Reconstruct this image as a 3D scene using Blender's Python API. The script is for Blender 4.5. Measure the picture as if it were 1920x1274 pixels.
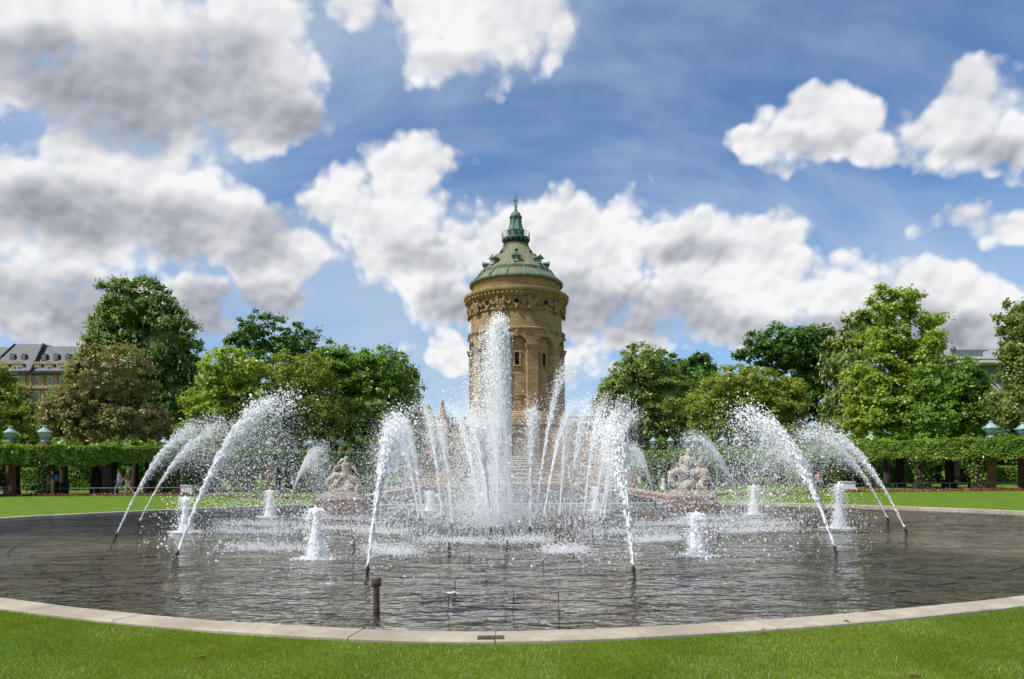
import bpy, bmesh, math, random
import numpy as np
from math import sin, cos, pi, radians, sqrt, atan2
from mathutils import Vector, Matrix

for _o in list(bpy.data.objects):
    bpy.data.objects.remove(_o, do_unlink=True)
SC = bpy.context.scene
COL = SC.collection
RNG = np.random.default_rng(7)
random.seed(7)

# ------------------------------------------------------------------ camera
CAM_H, FPX, HOR, ROLL = 1.6, 1280.0, 880.0, 0.0068
cam_d = bpy.data.cameras.new('camera')
cam_d.sensor_width = 36.0
cam_d.lens = 36.0 * FPX / 1920.0
cam_d.shift_y = (HOR - 637.0) / 1920.0
cam_d.clip_start, cam_d.clip_end = 0.1, 6000.0
cam = bpy.data.objects.new('camera', cam_d)
COL.objects.link(cam)
cam.matrix_world = Matrix.Translation((0, 0, CAM_H)) @ Matrix.Rotation(pi / 2, 4, 'X') @ Matrix.Rotation(-ROLL, 4, 'Z')
SC.camera = cam


def ray(px, py):
    """direction through a pixel of the 1920 x 1274 photograph, as (x, 1, z)"""
    x, y = px - 960.0, py - HOR
    c, s = cos(ROLL), sin(ROLL)
    return Vector(((c * x - s * y) / FPX, 1.0, -(s * x + c * y) / FPX))


def at(px, py, z=0.0):
    r = ray(px, py)
    t = (z - CAM_H) / r.z
    return Vector((r.x * t, t, z))


def atd(px, py, d):
    r = ray(px, py)
    return Vector((r.x * d, d, CAM_H + r.z * d))


# ------------------------------------------------------------------ sun and exposure
SUN_EL, SUN_AZ = radians(54), radians(-118)       # azimuth measured from +Y (view direction) towards +X
sun_dir = Vector((sin(SUN_AZ) * cos(SUN_EL), cos(SUN_AZ) * cos(SUN_EL), sin(SUN_EL)))
sl = bpy.data.lights.new('sun', 'SUN')
sl.energy = 4.6
sl.angle = radians(0.55)
sl.color = (1.0, 0.95, 0.87)
sun = bpy.data.objects.new('sun', sl)
COL.objects.link(sun)
sun.rotation_euler = (-sun_dir).to_track_quat('-Z', 'Y').to_euler()
sun.location = (-40, -30, 80)

SC.view_settings.view_transform = 'Standard'
SC.view_settings.look = 'None'
SC.view_settings.exposure = 0.0
SC.view_settings.gamma = 1.0
SC.view_settings.use_curve_mapping = False
SC.cycles.use_denoising = True
SC.cycles.use_adaptive_sampling = True
SC.cycles.adaptive_threshold = 0.02
SC.cycles.max_bounces = 8
SC.cycles.diffuse_bounces = 4
SC.cycles.glossy_bounces = 3
SC.cycles.transmission_bounces = 4
SC.cycles.transparent_max_bounces = 12
SC.cycles.caustics_reflective = False
SC.cycles.caustics_refractive = False

# ------------------------------------------------------------------ sky with clouds
world = bpy.data.worlds.new('World')
SC.world = world
world.use_nodes = True
wt = world.node_tree
wt.nodes.clear()


class NT:
    """small helper to write node trees"""
    def __init__(s, tree):
        s.t = tree

    def n(s, typ, **kw):
        nd = s.t.nodes.new(typ)
        ins = kw.pop('ins', {})
        for k, v in kw.items():
            setattr(nd, k, v)
        for k, v in ins.items():
            if hasattr(v, 'is_linked') or isinstance(v, bpy.types.NodeSocket):
                s.t.links.new(v, nd.inputs[k])
            else:
                nd.inputs[k].default_value = v
        return nd

    def m(s, op, a, b=None, c=None, clamp=False):
        ins = {0: a}
        if b is not None: ins[1] = b
        if c is not None: ins[2] = c
        nd = s.n('ShaderNodeMath', operation=op, ins=ins)
        nd.use_clamp = clamp
        return nd.outputs[0]

    def v(s, op, a, b=None, scale=None):
        ins = {0: a}
        if b is not None: ins[1] = b
        nd = s.n('ShaderNodeVectorMath', operation=op, ins=ins)
        if scale is not None:
            if isinstance(scale, bpy.types.NodeSocket): s.t.links.new(scale, nd.inputs['Scale'])
            else: nd.inputs['Scale'].default_value = scale
        return nd.outputs['Value'] if op in ('LENGTH', 'DOT_PRODUCT', 'DISTANCE') else nd.outputs[0]

    def ramp(s, val, lo, hi, a=0.0, b=1.0, smooth=True):
        nd = s.n('ShaderNodeMapRange', interpolation_type='SMOOTHSTEP' if smooth else 'LINEAR',
                 ins={0: val, 1: lo, 2: hi, 3: a, 4: b})
        return nd.outputs[0]

    def mix(s, f, a, b, mode='MIX'):
        nd = s.n('ShaderNodeMix', data_type='RGBA', blend_type=mode)
        for i, v in ((0, f), (6, a), (7, b)):
            if isinstance(v, bpy.types.NodeSocket): s.t.links.new(v, nd.inputs[i])
            else: nd.inputs[i].default_value = v if i == 0 else (tuple(v) + (1,) if len(v) == 3 else v)
        return nd.outputs[2]

    def noise(s, vec, scale, detail=3.0, rough=0.5, out=0, dist=0.0, lac=2.0):
        nd = s.n('ShaderNodeTexNoise', ins={'Scale': scale, 'Detail': detail, 'Roughness': rough, 'Distortion': dist, 'Lacunarity': lac})
        if vec is not None: s.t.links.new(vec, nd.inputs['Vector'])
        return nd.outputs[out]


# cumulus masses: x, y, half-width, half-height (degrees of sky written through the photograph's own pixels), thickness
CLOUDS = [
    (570, 205, 80, 60), (760, 420, 130, 80), (1150, 610, 230, 50), (1420, 620, 230, 42), (1550, 240, 110, 60), (540, 490, 70, 42), (1640, 290, 60, 25), (1790, 280, 110, 40), (820, 560, 110, 50), (340, 265, 150, 48), (180, 265, 120, 40), (1250, 560, 240, 80), (200, 120, 210, 90), (400, 130, 190, 95), (180, 430, 240, 100), (420, 445, 130, 70), (240, 560, 260, 60), (1000, 560, 130, 80), (1400, 520, 200, 90), (1150, 480, 190, 80),
    (60, 40, 260, 120), (330, 70, 230, 120), (300, 190, 230, 80), (120, 170, 120, 80), (520, 175, 130, 80),
    (470, 250, 80, 45), (40, 130, 90, 40), (230, 235, 90, 45),
    (90, 400, 190, 95), (250, 330, 140, 75), (370, 370, 110, 75), (300, 440, 260, 70), (490, 490, 105, 55),
    (120, 520, 240, 80), (360, 550, 190, 60), (520, 565, 70, 28), (60, 610, 200, 40), (390, 610, 170, 40),
    (790, 25, 140, 55), (900, 50, 150, 90), (1010, 30, 75, 60), (930, 150, 40, 60), (690, 45, 50, 22), (1045, 110, 22, 18),
    (740, 330, 130, 75), (650, 375, 85, 55), (820, 390, 90, 60), (700, 480, 60, 65), (790, 530, 110, 60), (890, 440, 110, 85),
    (740, 520, 90, 40), (840, 650, 52, 42), (770, 640, 24, 16),
    (1010, 420, 70, 55), (1170, 420, 130, 90), (1280, 450, 110, 75), (1080, 520, 200, 90), (1200, 570, 200, 80), (1330, 560, 180, 75),
    (1480, 560, 160, 75), (1440, 440, 130, 50), (1500, 490, 80, 35), (1090, 690, 55, 50), (1300, 640, 140, 28), (1580, 620, 110, 50),
    (1545, 195, 75, 55), (1500, 260, 75, 45), (1600, 280, 80, 35), (1400, 270, 45, 22), (1475, 305, 42, 26), (1560, 150, 30, 20),
    (1800, 250, 110, 70), (1860, 200, 90, 75), (1930, 240, 90, 85), (1740, 285, 60, 35), (1910, 115, 36, 20), (1850, 320, 40, 10),
    (1750, 425, 50, 22), (1860, 415, 75, 32), (1930, 410, 60, 30),
    (1760, 570, 130, 75), (1860, 590, 80, 65), (1680, 560, 60, 40), (1780, 650, 160, 45), (1960, 640, 90, 60),
]


# their shaded undersides and thick middles
BELLIES = [
    (250, 150, 230, 75), (330, 215, 170, 50), (110, 110, 120, 50), (560, 225, 70, 30),
    (330, 425, 210, 52), (110, 400, 130, 50), (60, 575, 160, 50), (400, 590, 180, 48), (230, 625, 250, 30), (480, 470, 60, 30),
    (880, 120, 70, 25), (790, 490, 50, 25), (850, 570, 70, 25),
    (1180, 595, 170, 42), (1080, 545, 60, 40), (1370, 612, 120, 30), (1290, 480, 70, 20), (1500, 620, 90, 22),
    (1790, 630, 130, 34), (1870, 285, 60, 20), (1520, 265, 60, 16),
]


def build_world():
    # built inside a group (a loose group takes its links quickly), then put into the world
    tree = bpy.data.node_groups.new('cloudy_sky', 'ShaderNodeTree')
    tree.interface.new_socket('Background', in_out='OUTPUT', socket_type='NodeSocketShader')
    T = NT(tree)
    out = tree.nodes.new('NodeGroupOutput')
    tc = tree.nodes.new('ShaderNodeTexCoord')
    d = T.v('NORMALIZE', tc.outputs['Generated'])
    sep = T.n('ShaderNodeSeparateXYZ', ins={0: d})
    dx, dy, dz = sep.outputs[0], sep.outputs[1], sep.outputs[2]
    sky = tree.nodes.new('ShaderNodeTexSky')
    sky.sky_type = 'NISHITA'
    sky.sun_disc = False
    sky.sun_elevation = SUN_EL
    sky.sun_rotation = SUN_AZ
    sky.altitude = 100
    sky.air_density, sky.dust_density, sky.ozone_density = 1.0, 0.35, 3.0
    skyc = T.v('MULTIPLY', sky.outputs[0], (0.094, 0.120, 0.142))

    def tex2(typ, vec, **kw):
        sm = kw.pop('Smoothness', None)
        nd = T.n(typ, ins=kw)
        if typ == 'ShaderNodeTexNoise': nd.noise_dimensions = '2D'
        else:
            nd.voronoi_dimensions = '2D'
            nd.feature = 'SMOOTH_F1'
            nd.inputs['Smoothness'].default_value = sm
        tree.links.new(vec, nd.inputs['Vector'])
        return nd

    def plan(vec):                              # the sky dome laid out flat (stereographic, seen from below)
        sp = T.n('ShaderNodeSeparateXYZ', ins={0: vec})
        k = T.m('DIVIDE', 1.0, T.m('ADD', 1.0, T.m('MAXIMUM', sp.outputs[2], -0.3)))
        return T.n('ShaderNodeVectorMath', operation='SCALE', ins={0: vec, 'Scale': k}).outputs[0]
    P0 = plan(d)
    # thin high veil and pale horizon
    veil = tex2('ShaderNodeTexNoise', T.v('MULTIPLY', P0, (0.8, 2.4, 1)), Scale=2.4, Detail=5.0, Roughness=0.6, Distortion=0.2).outputs[0]
    vf = T.m('MULTIPLY', T.ramp(veil, 0.26, 0.72), 0.68)
    base = T.mix(vf, skyc, (0.53, 0.635, 0.78))
    hz = T.ramp(dz, 0.0, 0.33, 0.40, 0.0)
    base = T.mix(hz, base, (0.46, 0.60, 0.80))
    # shape of the billows, once here and once a little nearer the sun
    up = Vector((-0.35, -0.05, 1.0)).normalized()
    warp = T.v('SCALE', T.v('SUBTRACT', tex2('ShaderNodeTexNoise', P0, Scale=10.0, Detail=3.0, Roughness=0.6).outputs[1], (0.5, 0.5, 0.5)), scale=0.085)

    def billow(off):
        e = P0 if off is None else plan(T.v('ADD', d, tuple(up * off)))
        q = T.v('ADD', e, T.v('SCALE', warp, scale=0.28))
        vo = tex2('ShaderNodeTexVoronoi', q, Scale=13.0, Detail=2.0, Roughness=0.52, Lacunarity=2.4, Smoothness=0.45)
        bil = T.m('SUBTRACT', 0.42, vo.outputs['Distance'])
        if off is not None: return bil
        fb = T.m('SUBTRACT', tex2('ShaderNodeTexNoise', e, Scale=10.0, Detail=8.0, Roughness=0.58).outputs[0], 0.5)
        return bil, T.m('ADD', T.m('MULTIPLY_ADD', bil, 1.10, 0.12), T.m('MULTIPLY', fb, 1.95))
    (b0, n0), b1 = billow(None), billow(0.011)
    relief = T.m('SUBTRACT', b0, b1)
    soft = T.ramp(tex2('ShaderNodeTexNoise', T.v('ADD', P0, T.v('SCALE', warp, scale=0.5)), Scale=13.0, Detail=3.0, Roughness=0.5).outputs[0], 0.25, 0.75)
    # direction on the sky in front, u to the right and v upwards (world axes), for placing the cloud masses
    yy = T.m('MAXIMUM', dy, 0.2)
    wsep = T.n('ShaderNodeSeparateXYZ', ins={0: warp})
    U, V = T.m('DIVIDE', dx, yy), T.m('DIVIDE', dz, yy)
    uv = T.n('ShaderNodeCombineXYZ', ins={0: T.m('ADD', U, wsep.outputs[0]), 1: T.m('ADD', V, T.m('MULTIPLY', wsep.outputs[1], 0.8))}).outputs[0]
    # the rest of the sky carries the same kind of broken cumulus
    far_n = tex2('ShaderNodeTexNoise', P0, Scale=3.4, Detail=1.0, Roughness=0.5).outputs[0]
    far0 = T.m('MULTIPLY', T.m('SUBTRACT', far_n, 0.50), 6.0)
    edge = T.m('MAXIMUM', T.m('SUBTRACT', T.m('ABSOLUTE', U), 0.80), T.m('SUBTRACT', V, 0.72))
    front = T.ramp(edge, 0.0, 0.16, 1.0, 0.0)

    def closure(f0, f2):
        d0 = T.m('ADD', f0, n0)
        alpha = T.ramp(d0, -0.10, 0.42)
        occ = T.m('ADD', T.m('MULTIPLY', soft, 0.32), T.m('ADD', T.m('MULTIPLY', T.m('MAXIMUM', d0, 0.0), 0.13), T.m('MULTIPLY', T.ramp(T.m('ADD', f2, T.m('MULTIPLY', T.m('SUBTRACT', soft, 0.5), 0.55)), -0.62, 1.20), 1.08)))
        light = T.m('POWER', 2.718, T.m('MULTIPLY', occ, -0.95))
        light = T.m('ADD', light, T.m('MULTIPLY', relief, 0.52))
        light = T.ramp(light, 0.18, 0.90, 0.0, 1.0, smooth=False)
        ccol = T.mix(light, CLOUD_DARK, CLOUD_LIT)
        col = T.mix(alpha, base, ccol)
        bg = T.n('ShaderNodeBackground', ins={0: col, 1: 1.0})
        return bg.outputs[0]

    def field_group(u0, u1, v0, v1):             # one group for each part of the sky: only the masses that reach it
        g = bpy.data.node_groups.new('cloud_masses', 'ShaderNodeTree')
        g.interface.new_socket('uv', in_out='INPUT', socket_type='NodeSocketVector')
        G = NT(g)
        gi = g.nodes.new('NodeGroupInput')
        outs = []
        for blobs in (CLOUDS, BELLIES):
            q, off = None, (0, 0)
            for (x, y, rx, ry) in touching(u0, u1, v0, v1, blobs):
                r = ray(x, y)
                A = min(1.0, 0.25 + min(rx, ry) / 85.0)
                su, sv = FPX / (rx * 1.27) * sqrt(A), FPX / (ry * 1.27) * sqrt(A)
                w = G.n('ShaderNodeVectorMath', operation='MULTIPLY_ADD',
                        ins={0: gi.outputs[0], 1: (su, sv, 0), 2: ((off[0] - r.x) * su, (off[1] - r.z) * sv, sqrt(1 - A))}).outputs[0]
                s = G.v('DOT_PRODUCT', w, w)
                q = s if q is None else G.m('SMOOTH_MIN', q, s, 0.25)
            outs.append(G.m('SUBTRACT', 1.0, 2.2 if q is None else G.m('MINIMUM', q, 2.2)))
        go = g.nodes.new('NodeGroupOutput')
        for nm, o in zip(('here', 'sunward'), outs):
            g.interface.new_socket(nm, in_out='OUTPUT', socket_type='NodeSocketFloat')
            g.links.new(o, go.inputs[nm])
        return g

    def touching(u0, u1, v0, v1, blobs):
        res = []
        for b in blobs:
            r = ray(b[0], b[1])
            cu, cv = r.x, r.z
            mu, mv = b[2] * 1.27 * 1.8 / FPX + 0.045, b[3] * 1.27 * 1.8 / FPX + 0.045
            if cu + mu > u0 and cu - mu < u1 and cv + mv > v0 and cv - mv < v1:
                res.append(b)
        return res

    def tile(u0, u1, v0, v1):
        nd = tree.nodes.new('ShaderNodeGroup')
        nd.node_tree = field_group(u0, u1, v0, v1)
        tree.links.new(uv, nd.inputs[0])
        return closure(*[T.n('ShaderNodeMix', data_type='FLOAT', ins={0: front, 2: far0, 3: o}).outputs[0] for o in nd.outputs])

    def pick(cond, a, b):                      # cond 1 -> b
        nd = tree.nodes.new('ShaderNodeMixShader')
        tree.links.new(cond, nd.inputs[0])
        tree.links.new(a, nd.inputs[1])
        tree.links.new(b, nd.inputs[2])
        return nd.outputs[0]
    us = [-9, -0.45, -0.15, 0.12, 0.42, 9]
    vs = [-9, 0.36, 9]

    def column(i):
        lo, hi = tile(us[i], us[i + 1], vs[0], vs[1]), tile(us[i], us[i + 1], vs[1], vs[2])
        return pick(T.m('GREATER_THAN', V, vs[1]), lo, hi)
    c01 = pick(T.m('GREATER_THAN', U, us[1]), column(0), column(1))
    c34 = pick(T.m('GREATER_THAN', U, us[4]), column(3), column(4))
    c234 = pick(T.m('GREATER_THAN', U, us[3]), column(2), c34)
    ahead = pick(T.m('GREATER_THAN', U, us[2]), c01, c234)
    inside = T.m('MULTIPLY', T.m('LESS_THAN', edge, 0.16), T.m('GREATER_THAN', dy, 0.3))
    away = closure(far0, T.m('SUBTRACT', far0, 0.4))
    tree.links.new(pick(inside, away, ahead), out.inputs[0])
    gn = wt.nodes.new('ShaderNodeGroup')
    gn.node_tree = tree
    wo = wt.nodes.new('ShaderNodeOutputWorld')
    wt.links.new(gn.outputs[0], wo.inputs[0])
    world.cycles.sampling_method = 'MANUAL'
    world.cycles.sample_map_resolution = 512


CLOUD_DARK, CLOUD_LIT = (0.30, 0.325, 0.385), (0.93, 0.93, 0.945)
build_world()
# ------------------------------------------------------------------ helpers
class MB:
    """collects vertices and faces; build() links them as one mesh object"""
    def __init__(s):
        s.v, s.f = [], []

    def add(s, vs, fs):
        o = len(s.v)
        s.v += [tuple(v) for v in vs]
        s.f += [tuple(i + o for i in f) for f in fs]
        return s

    def box(s, c, size, rz=0.0, taper=1.0):
        x, y, z = size[0] / 2, size[1] / 2, size[2] / 2
        cs, sn = cos(rz), sin(rz)
        vs = []
        for dz, k in ((-z, 1.0), (z, taper)):
            for dx, dy in ((-x, -y), (x, -y), (x, y), (-x, y)):
                dx, dy = dx * k, dy * k
                vs.append((c[0] + dx * cs - dy * sn, c[1] + dx * sn + dy * cs, c[2] + dz))
        return s.add(vs, [(0, 3, 2, 1), (4, 5, 6, 7), (0, 1, 5, 4), (1, 2, 6, 5), (2, 3, 7, 6), (3, 0, 4, 7)])

    def lathe(s, prof, n=48, c=(0, 0, 0), a0=0.0, a1=2 * pi, cap=False):
        full = abs(a1 - a0 - 2 * pi) < 1e-6
        m = n if full else n + 1
        vs = []
        for (r, z) in prof:
            for i in range(m):
                a = a0 + (a1 - a0) * i / n
                vs.append((c[0] + r * cos(a), c[1] + r * sin(a), c[2] + z))
        fs = []
        for j in range(len(prof) - 1):
            for i in range(n):
                k = (i + 1) % m
                fs.append((j * m + i, j * m + k, (j + 1) * m + k, (j + 1) * m + i))
        if cap:
            fs.append(tuple(range(m))[::-1])
            fs.append(tuple((len(prof) - 1) * m + i for i in range(m)))
        return s.add(vs, fs)

    def tube(s, pts, rad, n=8, cap=True):
        pts = [Vector(p) for p in pts]
        if not hasattr(rad, '__len__'): rad = [rad] * len(pts)
        vs, fs = [], []
        t0 = None
        for i, p in enumerate(pts):
            t = (pts[min(i + 1, len(pts) - 1)] - pts[max(i - 1, 0)])
            t = t.normalized() if t.length > 1e-9 else Vector((0, 0, 1))
            ref = Vector((0, 0, 1)) if abs(t.z) < 0.9 else Vector((1, 0, 0))
            a = t.cross(ref).normalized()
            b = t.cross(a)
            for k in range(n):
                w = 2 * pi * k / n
                vs.append(p + (a * cos(w) + b * sin(w)) * rad[i])
        for i in range(len(pts) - 1):
            for k in range(n):
                l = (k + 1) % n
                fs.append((i * n + k, i * n + l, (i + 1) * n + l, (i + 1) * n + k))
        if cap:
            fs.append(tuple(range(n)))
            fs.append(tuple((len(pts) - 1) * n + k for k in range(n))[::-1])
        return s.add(vs, fs)

    def prism(s, poly, z0, z1):
        n = len(poly)
        vs = [(x, y, z0) for x, y in poly] + [(x, y, z1) for x, y in poly]
        fs = [(i, (i + 1) % n, n + (i + 1) % n, n + i) for i in range(n)]
        fs += [tuple(range(n))[::-1], tuple(range(n, 2 * n))]
        return s.add(vs, fs)

    def ball(s, c, r, n=10, m=6, sc=(1, 1, 1)):
        vs, fs = [(c[0], c[1], c[2] - r * sc[2])], []
        for j in range(1, m):
            p = -pi / 2 + pi * j / m
            for i in range(n):
                a = 2 * pi * i / n
                vs.append((c[0] + r * sc[0] * cos(p) * cos(a), c[1] + r * sc[1] * cos(p) * sin(a), c[2] + r * sc[2] * sin(p)))
        vs.append((c[0], c[1], c[2] + r * sc[2]))
        for i in range(n):
            k = (i + 1) % n
            fs.append((0, 1 + k, 1 + i))
            for j in range(m - 2):
                fs.append((1 + j * n + i, 1 + j * n + k, 1 + (j + 1) * n + k, 1 + (j + 1) * n + i))
            fs.append((1 + (m - 2) * n + i, 1 + (m - 2) * n + k, len(vs) - 1))
        return s.add(vs, fs)

    def mesh(s, name):
        me = bpy.data.meshes.new(name)
        me.from_pydata(s.v, [], s.f)
        return me

    def build(s, name, mat, parent=None, smooth=False, loc=None, angle=None):
        me = s.mesh(name)
        bm = bmesh.new()
        bm.from_mesh(me)
        bmesh.ops.recalc_face_normals(bm, faces=bm.faces)
        bm.to_mesh(me)
        bm.free()
        return link(name, me, mat, parent, smooth, loc, angle)


def link(name, me, mat, parent=None, smooth=False, loc=None, angle=None):
    if mat is not None and not len(me.materials):
        me.materials.append(mat)
    if smooth:
        me.polygons.foreach_set('use_smooth', [True] * len(me.polygons))
        if angle:
            me.set_sharp_from_angle(angle=radians(angle))
    o = bpy.data.objects.new(name, me)
    COL.objects.link(o)
    if parent is not None: o.parent = parent
    if loc is not None: o.location = loc
    return o


def tag(o, label=None, cat=None, group=None, kind=None):
    if label: o['label'] = label
    if cat: o['category'] = cat
    if group: o['group'] = group
    if kind: o['kind'] = kind
    return o


def thing(name, label, cat, loc=(0, 0, 0), rz=0.0, group=None):
    o = bpy.data.objects.new(name, None)
    o.empty_display_size = 0.3
    COL.objects.link(o)
    o.location = loc
    o.rotation_euler = (0, 0, rz)
    return tag(o, label, cat, group)


def dup(root, loc, rz=0.0, label=None, group=None, scale=None):
    r = root.copy()
    COL.objects.link(r)
    r.location, r.rotation_euler = loc, (0, 0, rz)
    if scale: r.scale = scale if hasattr(scale, '__len__') else (scale,) * 3
    if label: r['label'] = label
    if group: r['group'] = group
    for ch in list(root.children):
        c = ch.copy()
        COL.objects.link(c)
        c.parent = r
        for gch in list(ch.children):
            e = gch.copy()
            COL.objects.link(e)
            e.parent = c
    return r


def soup(name, verts, n, mat, parent=None, kind=None, smooth=False):
    """verts (N*n,3) in order, each n of them one polygon: a fast mesh of many small faces"""
    verts = np.asarray(verts, dtype=np.float32).reshape(-1, 3)
    N = len(verts) // n
    me = bpy.data.meshes.new(name)
    me.vertices.add(len(verts))
    me.vertices.foreach_set('co', verts.ravel())
    me.loops.add(N * n)
    me.loops.foreach_set('vertex_index', np.arange(N * n, dtype=np.int32))
    me.polygons.add(N)
    me.polygons.foreach_set('loop_start', np.arange(0, N * n, n, dtype=np.int32))
    me.polygons.foreach_set('loop_total', np.full(N, n, dtype=np.int32))
    me.update(calc_edges=True)
    o = link(name, me, mat, parent, smooth)
    if kind: o['kind'] = kind
    return o


def indexed(name, verts, faces, mat, parent=None, kind=None, smooth=False):
    verts, faces = np.asarray(verts, dtype=np.float32), np.asarray(faces, dtype=np.int32)
    n = faces.shape[1]
    me = bpy.data.meshes.new(name)
    me.vertices.add(len(verts))
    me.vertices.foreach_set('co', verts.ravel())
    me.loops.add(faces.size)
    me.loops.foreach_set('vertex_index', faces.ravel())
    me.polygons.add(len(faces))
    me.polygons.foreach_set('loop_start', np.arange(0, faces.size, n, dtype=np.int32))
    me.polygons.foreach_set('loop_total', np.full(len(faces), n, dtype=np.int32))
    me.update(calc_edges=True)
    o = link(name, me, mat, parent, smooth)
    if kind: o['kind'] = kind
    return o


ORD = ['first', 'second', 'third', 'fourth', 'fifth', 'sixth', 'seventh', 'eighth', 'ninth', 'tenth', 'eleventh', 'twelfth',
       'thirteenth', 'fourteenth', 'fifteenth', 'sixteenth', 'seventeenth', 'eighteenth', 'nineteenth', 'twentieth']

# ------------------------------------------------------------------ materials
MAT = {}


def new_mat(name):
    m = bpy.data.materials.new(name)
    m.use_nodes = True
    nt = m.node_tree
    bs = nt.nodes['Principled BSDF']
    MAT[name] = m
    return m, NT(nt), bs


def coords(T, kind='Object'):
    return T.n('ShaderNodeTexCoord').outputs[kind]


def mat_plain(name, c, rough=0.7, var=0.25, scale=3.0, bump=0.0, bscale=None, metal=0.0, c2=None, spec=0.4, fine=0.0, each=0.0):
    """a colour broken up by two sizes of noise, with a little relief"""
    m, T, bs = new_mat(name)
    v = coords(T)
    n = T.noise(v, scale, 5.0, 0.6)
    c2 = c2 or tuple(max(0.0, x * (1 - var)) for x in c)
    c1 = tuple(min(1.0, x * (1 + var * 0.5)) for x in c)
    col = T.mix(T.ramp(n, 0.32, 0.68), c2, c1)
    if fine:
        n2 = T.noise(v, scale * 11, 3.0, 0.6)
        col = T.mix(T.ramp(n2, 0.35, 0.65, 0.0, fine), col, tuple(x * 0.5 for x in c))
    if each:                                    # every stone its own shade
        rnd = T.n('ShaderNodeObjectInfo').outputs['Random']
        col = T.mix(T.ramp(rnd, 0.0, 1.0, 0.0, each, smooth=False), col, tuple(x * k for x, k in zip(c, (0.62, 0.58, 0.52))))
    T.t.links.new(col, bs.inputs['Base Color'])
    bs.inputs['Roughness'].default_value = rough
    bs.inputs['Metallic'].default_value = metal
    bs.inputs['Specular IOR Level'].default_value = spec
    if bump:
        b = T.n('ShaderNodeBump', ins={'Strength': bump, 'Distance': 0.02, 'Height': T.noise(v, bscale or scale * 6, 4.0, 0.6)})
        T.t.links.new(b.outputs[0], bs.inputs['Normal'])
    return m


def mat_leaf(name, c, c2=None, var=0.35, trans=0.38, patch=0.45, flower=None):
    """leaves: colour differs from leaf to leaf and from clump to clump; light passes through"""
    m, T, bs = new_mat(name)
    nt = T.t
    geo = T.n('ShaderNodeNewGeometry')
    rnd = geo.outputs['Random Per Island']
    lo = tuple(x * (1 - var) for x in c)
    col = T.mix(rnd, lo, c2 or tuple(x * (1 + var) for x in c))
    n = T.noise(coords(T), 0.45, 2.0, 0.5)
    col = T.mix(T.ramp(n, 0.35, 0.65, 0.0, patch), col, tuple(x * k for x, k in zip(c, (1.35, 1.15, 0.7))))
    nt.nodes.remove(bs)
    d = T.n('ShaderNodeBsdfDiffuse', ins={0: col})
    t = T.n('ShaderNodeBsdfTranslucent', ins={0: T.mix(1.0, col, (1.25, 1.2, 0.55), 'MULTIPLY')})
    mx = T.n('ShaderNodeMixShader', ins={0: trans, 1: d.outputs[0], 2: t.outputs[0]})
    g = T.n('ShaderNodeBsdfGlossy', ins={0: (0.9, 0.95, 1, 1), 'Roughness': 0.42})
    mx2 = T.n('ShaderNodeMixShader', ins={0: 0.035, 1: mx.outputs[0], 2: g.outputs[0]})
    nt.links.new(mx2.outputs[0], nt.nodes['Material Output'].inputs[0])
    return m


def mat_masonry(name, c, R, bw, bh, mortar=0.012, c2=None, var=0.3, rough=0.85, dirt=0.35, bumpd=0.03):
    """coursed stone round a vertical axis (R = radius) or, with R = 0, on flat walls"""
    m, T, bs = new_mat(name)
    sp = T.n('ShaderNodeSeparateXYZ', ins={0: coords(T)})
    if R:
        u = T.m('MULTIPLY', T.m('ARCTAN2', sp.outputs[1], sp.outputs[0]), R)
    else:
        u = T.m('ADD', sp.outputs[0], T.m('MULTIPLY', sp.outputs[1], 1.0))
    vec = T.n('ShaderNodeCombineXYZ', ins={0: u, 1: sp.outputs[2]}).outputs[0]
    bk = T.n('ShaderNodeTexBrick', ins={'Vector': vec, 'Color1': tuple(c) + (1,), 'Color2': tuple(c2 or [x * (1 - var) for x in c]) + (1,),
                                        'Mortar': tuple(x * 0.55 for x in c) + (1,), 'Scale': 1.0, 'Mortar Size': mortar, 'Mortar Smooth': 0.3,
                                        'Bias': 0.0, 'Brick Width': bw, 'Row Height': bh})
    n = T.noise(coords(T), 0.35, 6.0, 0.65)
    col = T.mix(T.ramp(n, 0.40, 0.75, 0.0, dirt), bk.outputs[0], tuple(x * 0.42 for x in c))
    n2 = T.noise(coords(T), 7.0, 4.0, 0.6)
    col = T.mix(T.ramp(n2, 0.35, 0.7, 0.0, 0.35), col, tuple(min(1, x * 1.3) for x in c))
    T.t.links.new(col, bs.inputs['Base Color'])
    bs.inputs['Roughness'].default_value = rough
    bs.inputs['Specular IOR Level'].default_value = 0.2
    h = T.m('ADD', T.m('MULTIPLY', bk.outputs[1], -1.0), T.m('MULTIPLY', n2, 0.8))
    b = T.n('ShaderNodeBump', ins={'Strength': 0.8, 'Distance': bumpd, 'Height': h})
    T.t.links.new(b.outputs[0], bs.inputs['Normal'])
    return m


def mat_copper(name, c, c2, streak=0.5):
    """weathered copper: pale green with darker runs down the slope"""
    m, T, bs = new_mat(name)
    sp = T.n('ShaderNodeSeparateXYZ', ins={0: coords(T)})
    u = T.m('MULTIPLY', T.m('ARCTAN2', sp.outputs[1], sp.outputs[0]), 14.0)
    vec = T.n('ShaderNodeCombineXYZ', ins={0: u, 1: T.m('MULTIPLY', sp.outputs[2], 0.35)}).outputs[0]
    n = T.noise(vec, 1.1, 5.0, 0.6)
    n2 = T.noise(coords(T), 1.5, 5.0, 0.6)
    col = T.mix(T.ramp(n, 0.35, 0.7), c, c2)
    col = T.mix(T.ramp(n2, 0.5, 0.8, 0.0, streak), col, tuple(x * 0.35 for x in c))
    T.t.links.new(col, bs.inputs['Base Color'])
    bs.inputs['Roughness'].default_value = 0.62
    bs.inputs['Specular IOR Level'].default_value = 0.3
    return m


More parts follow.
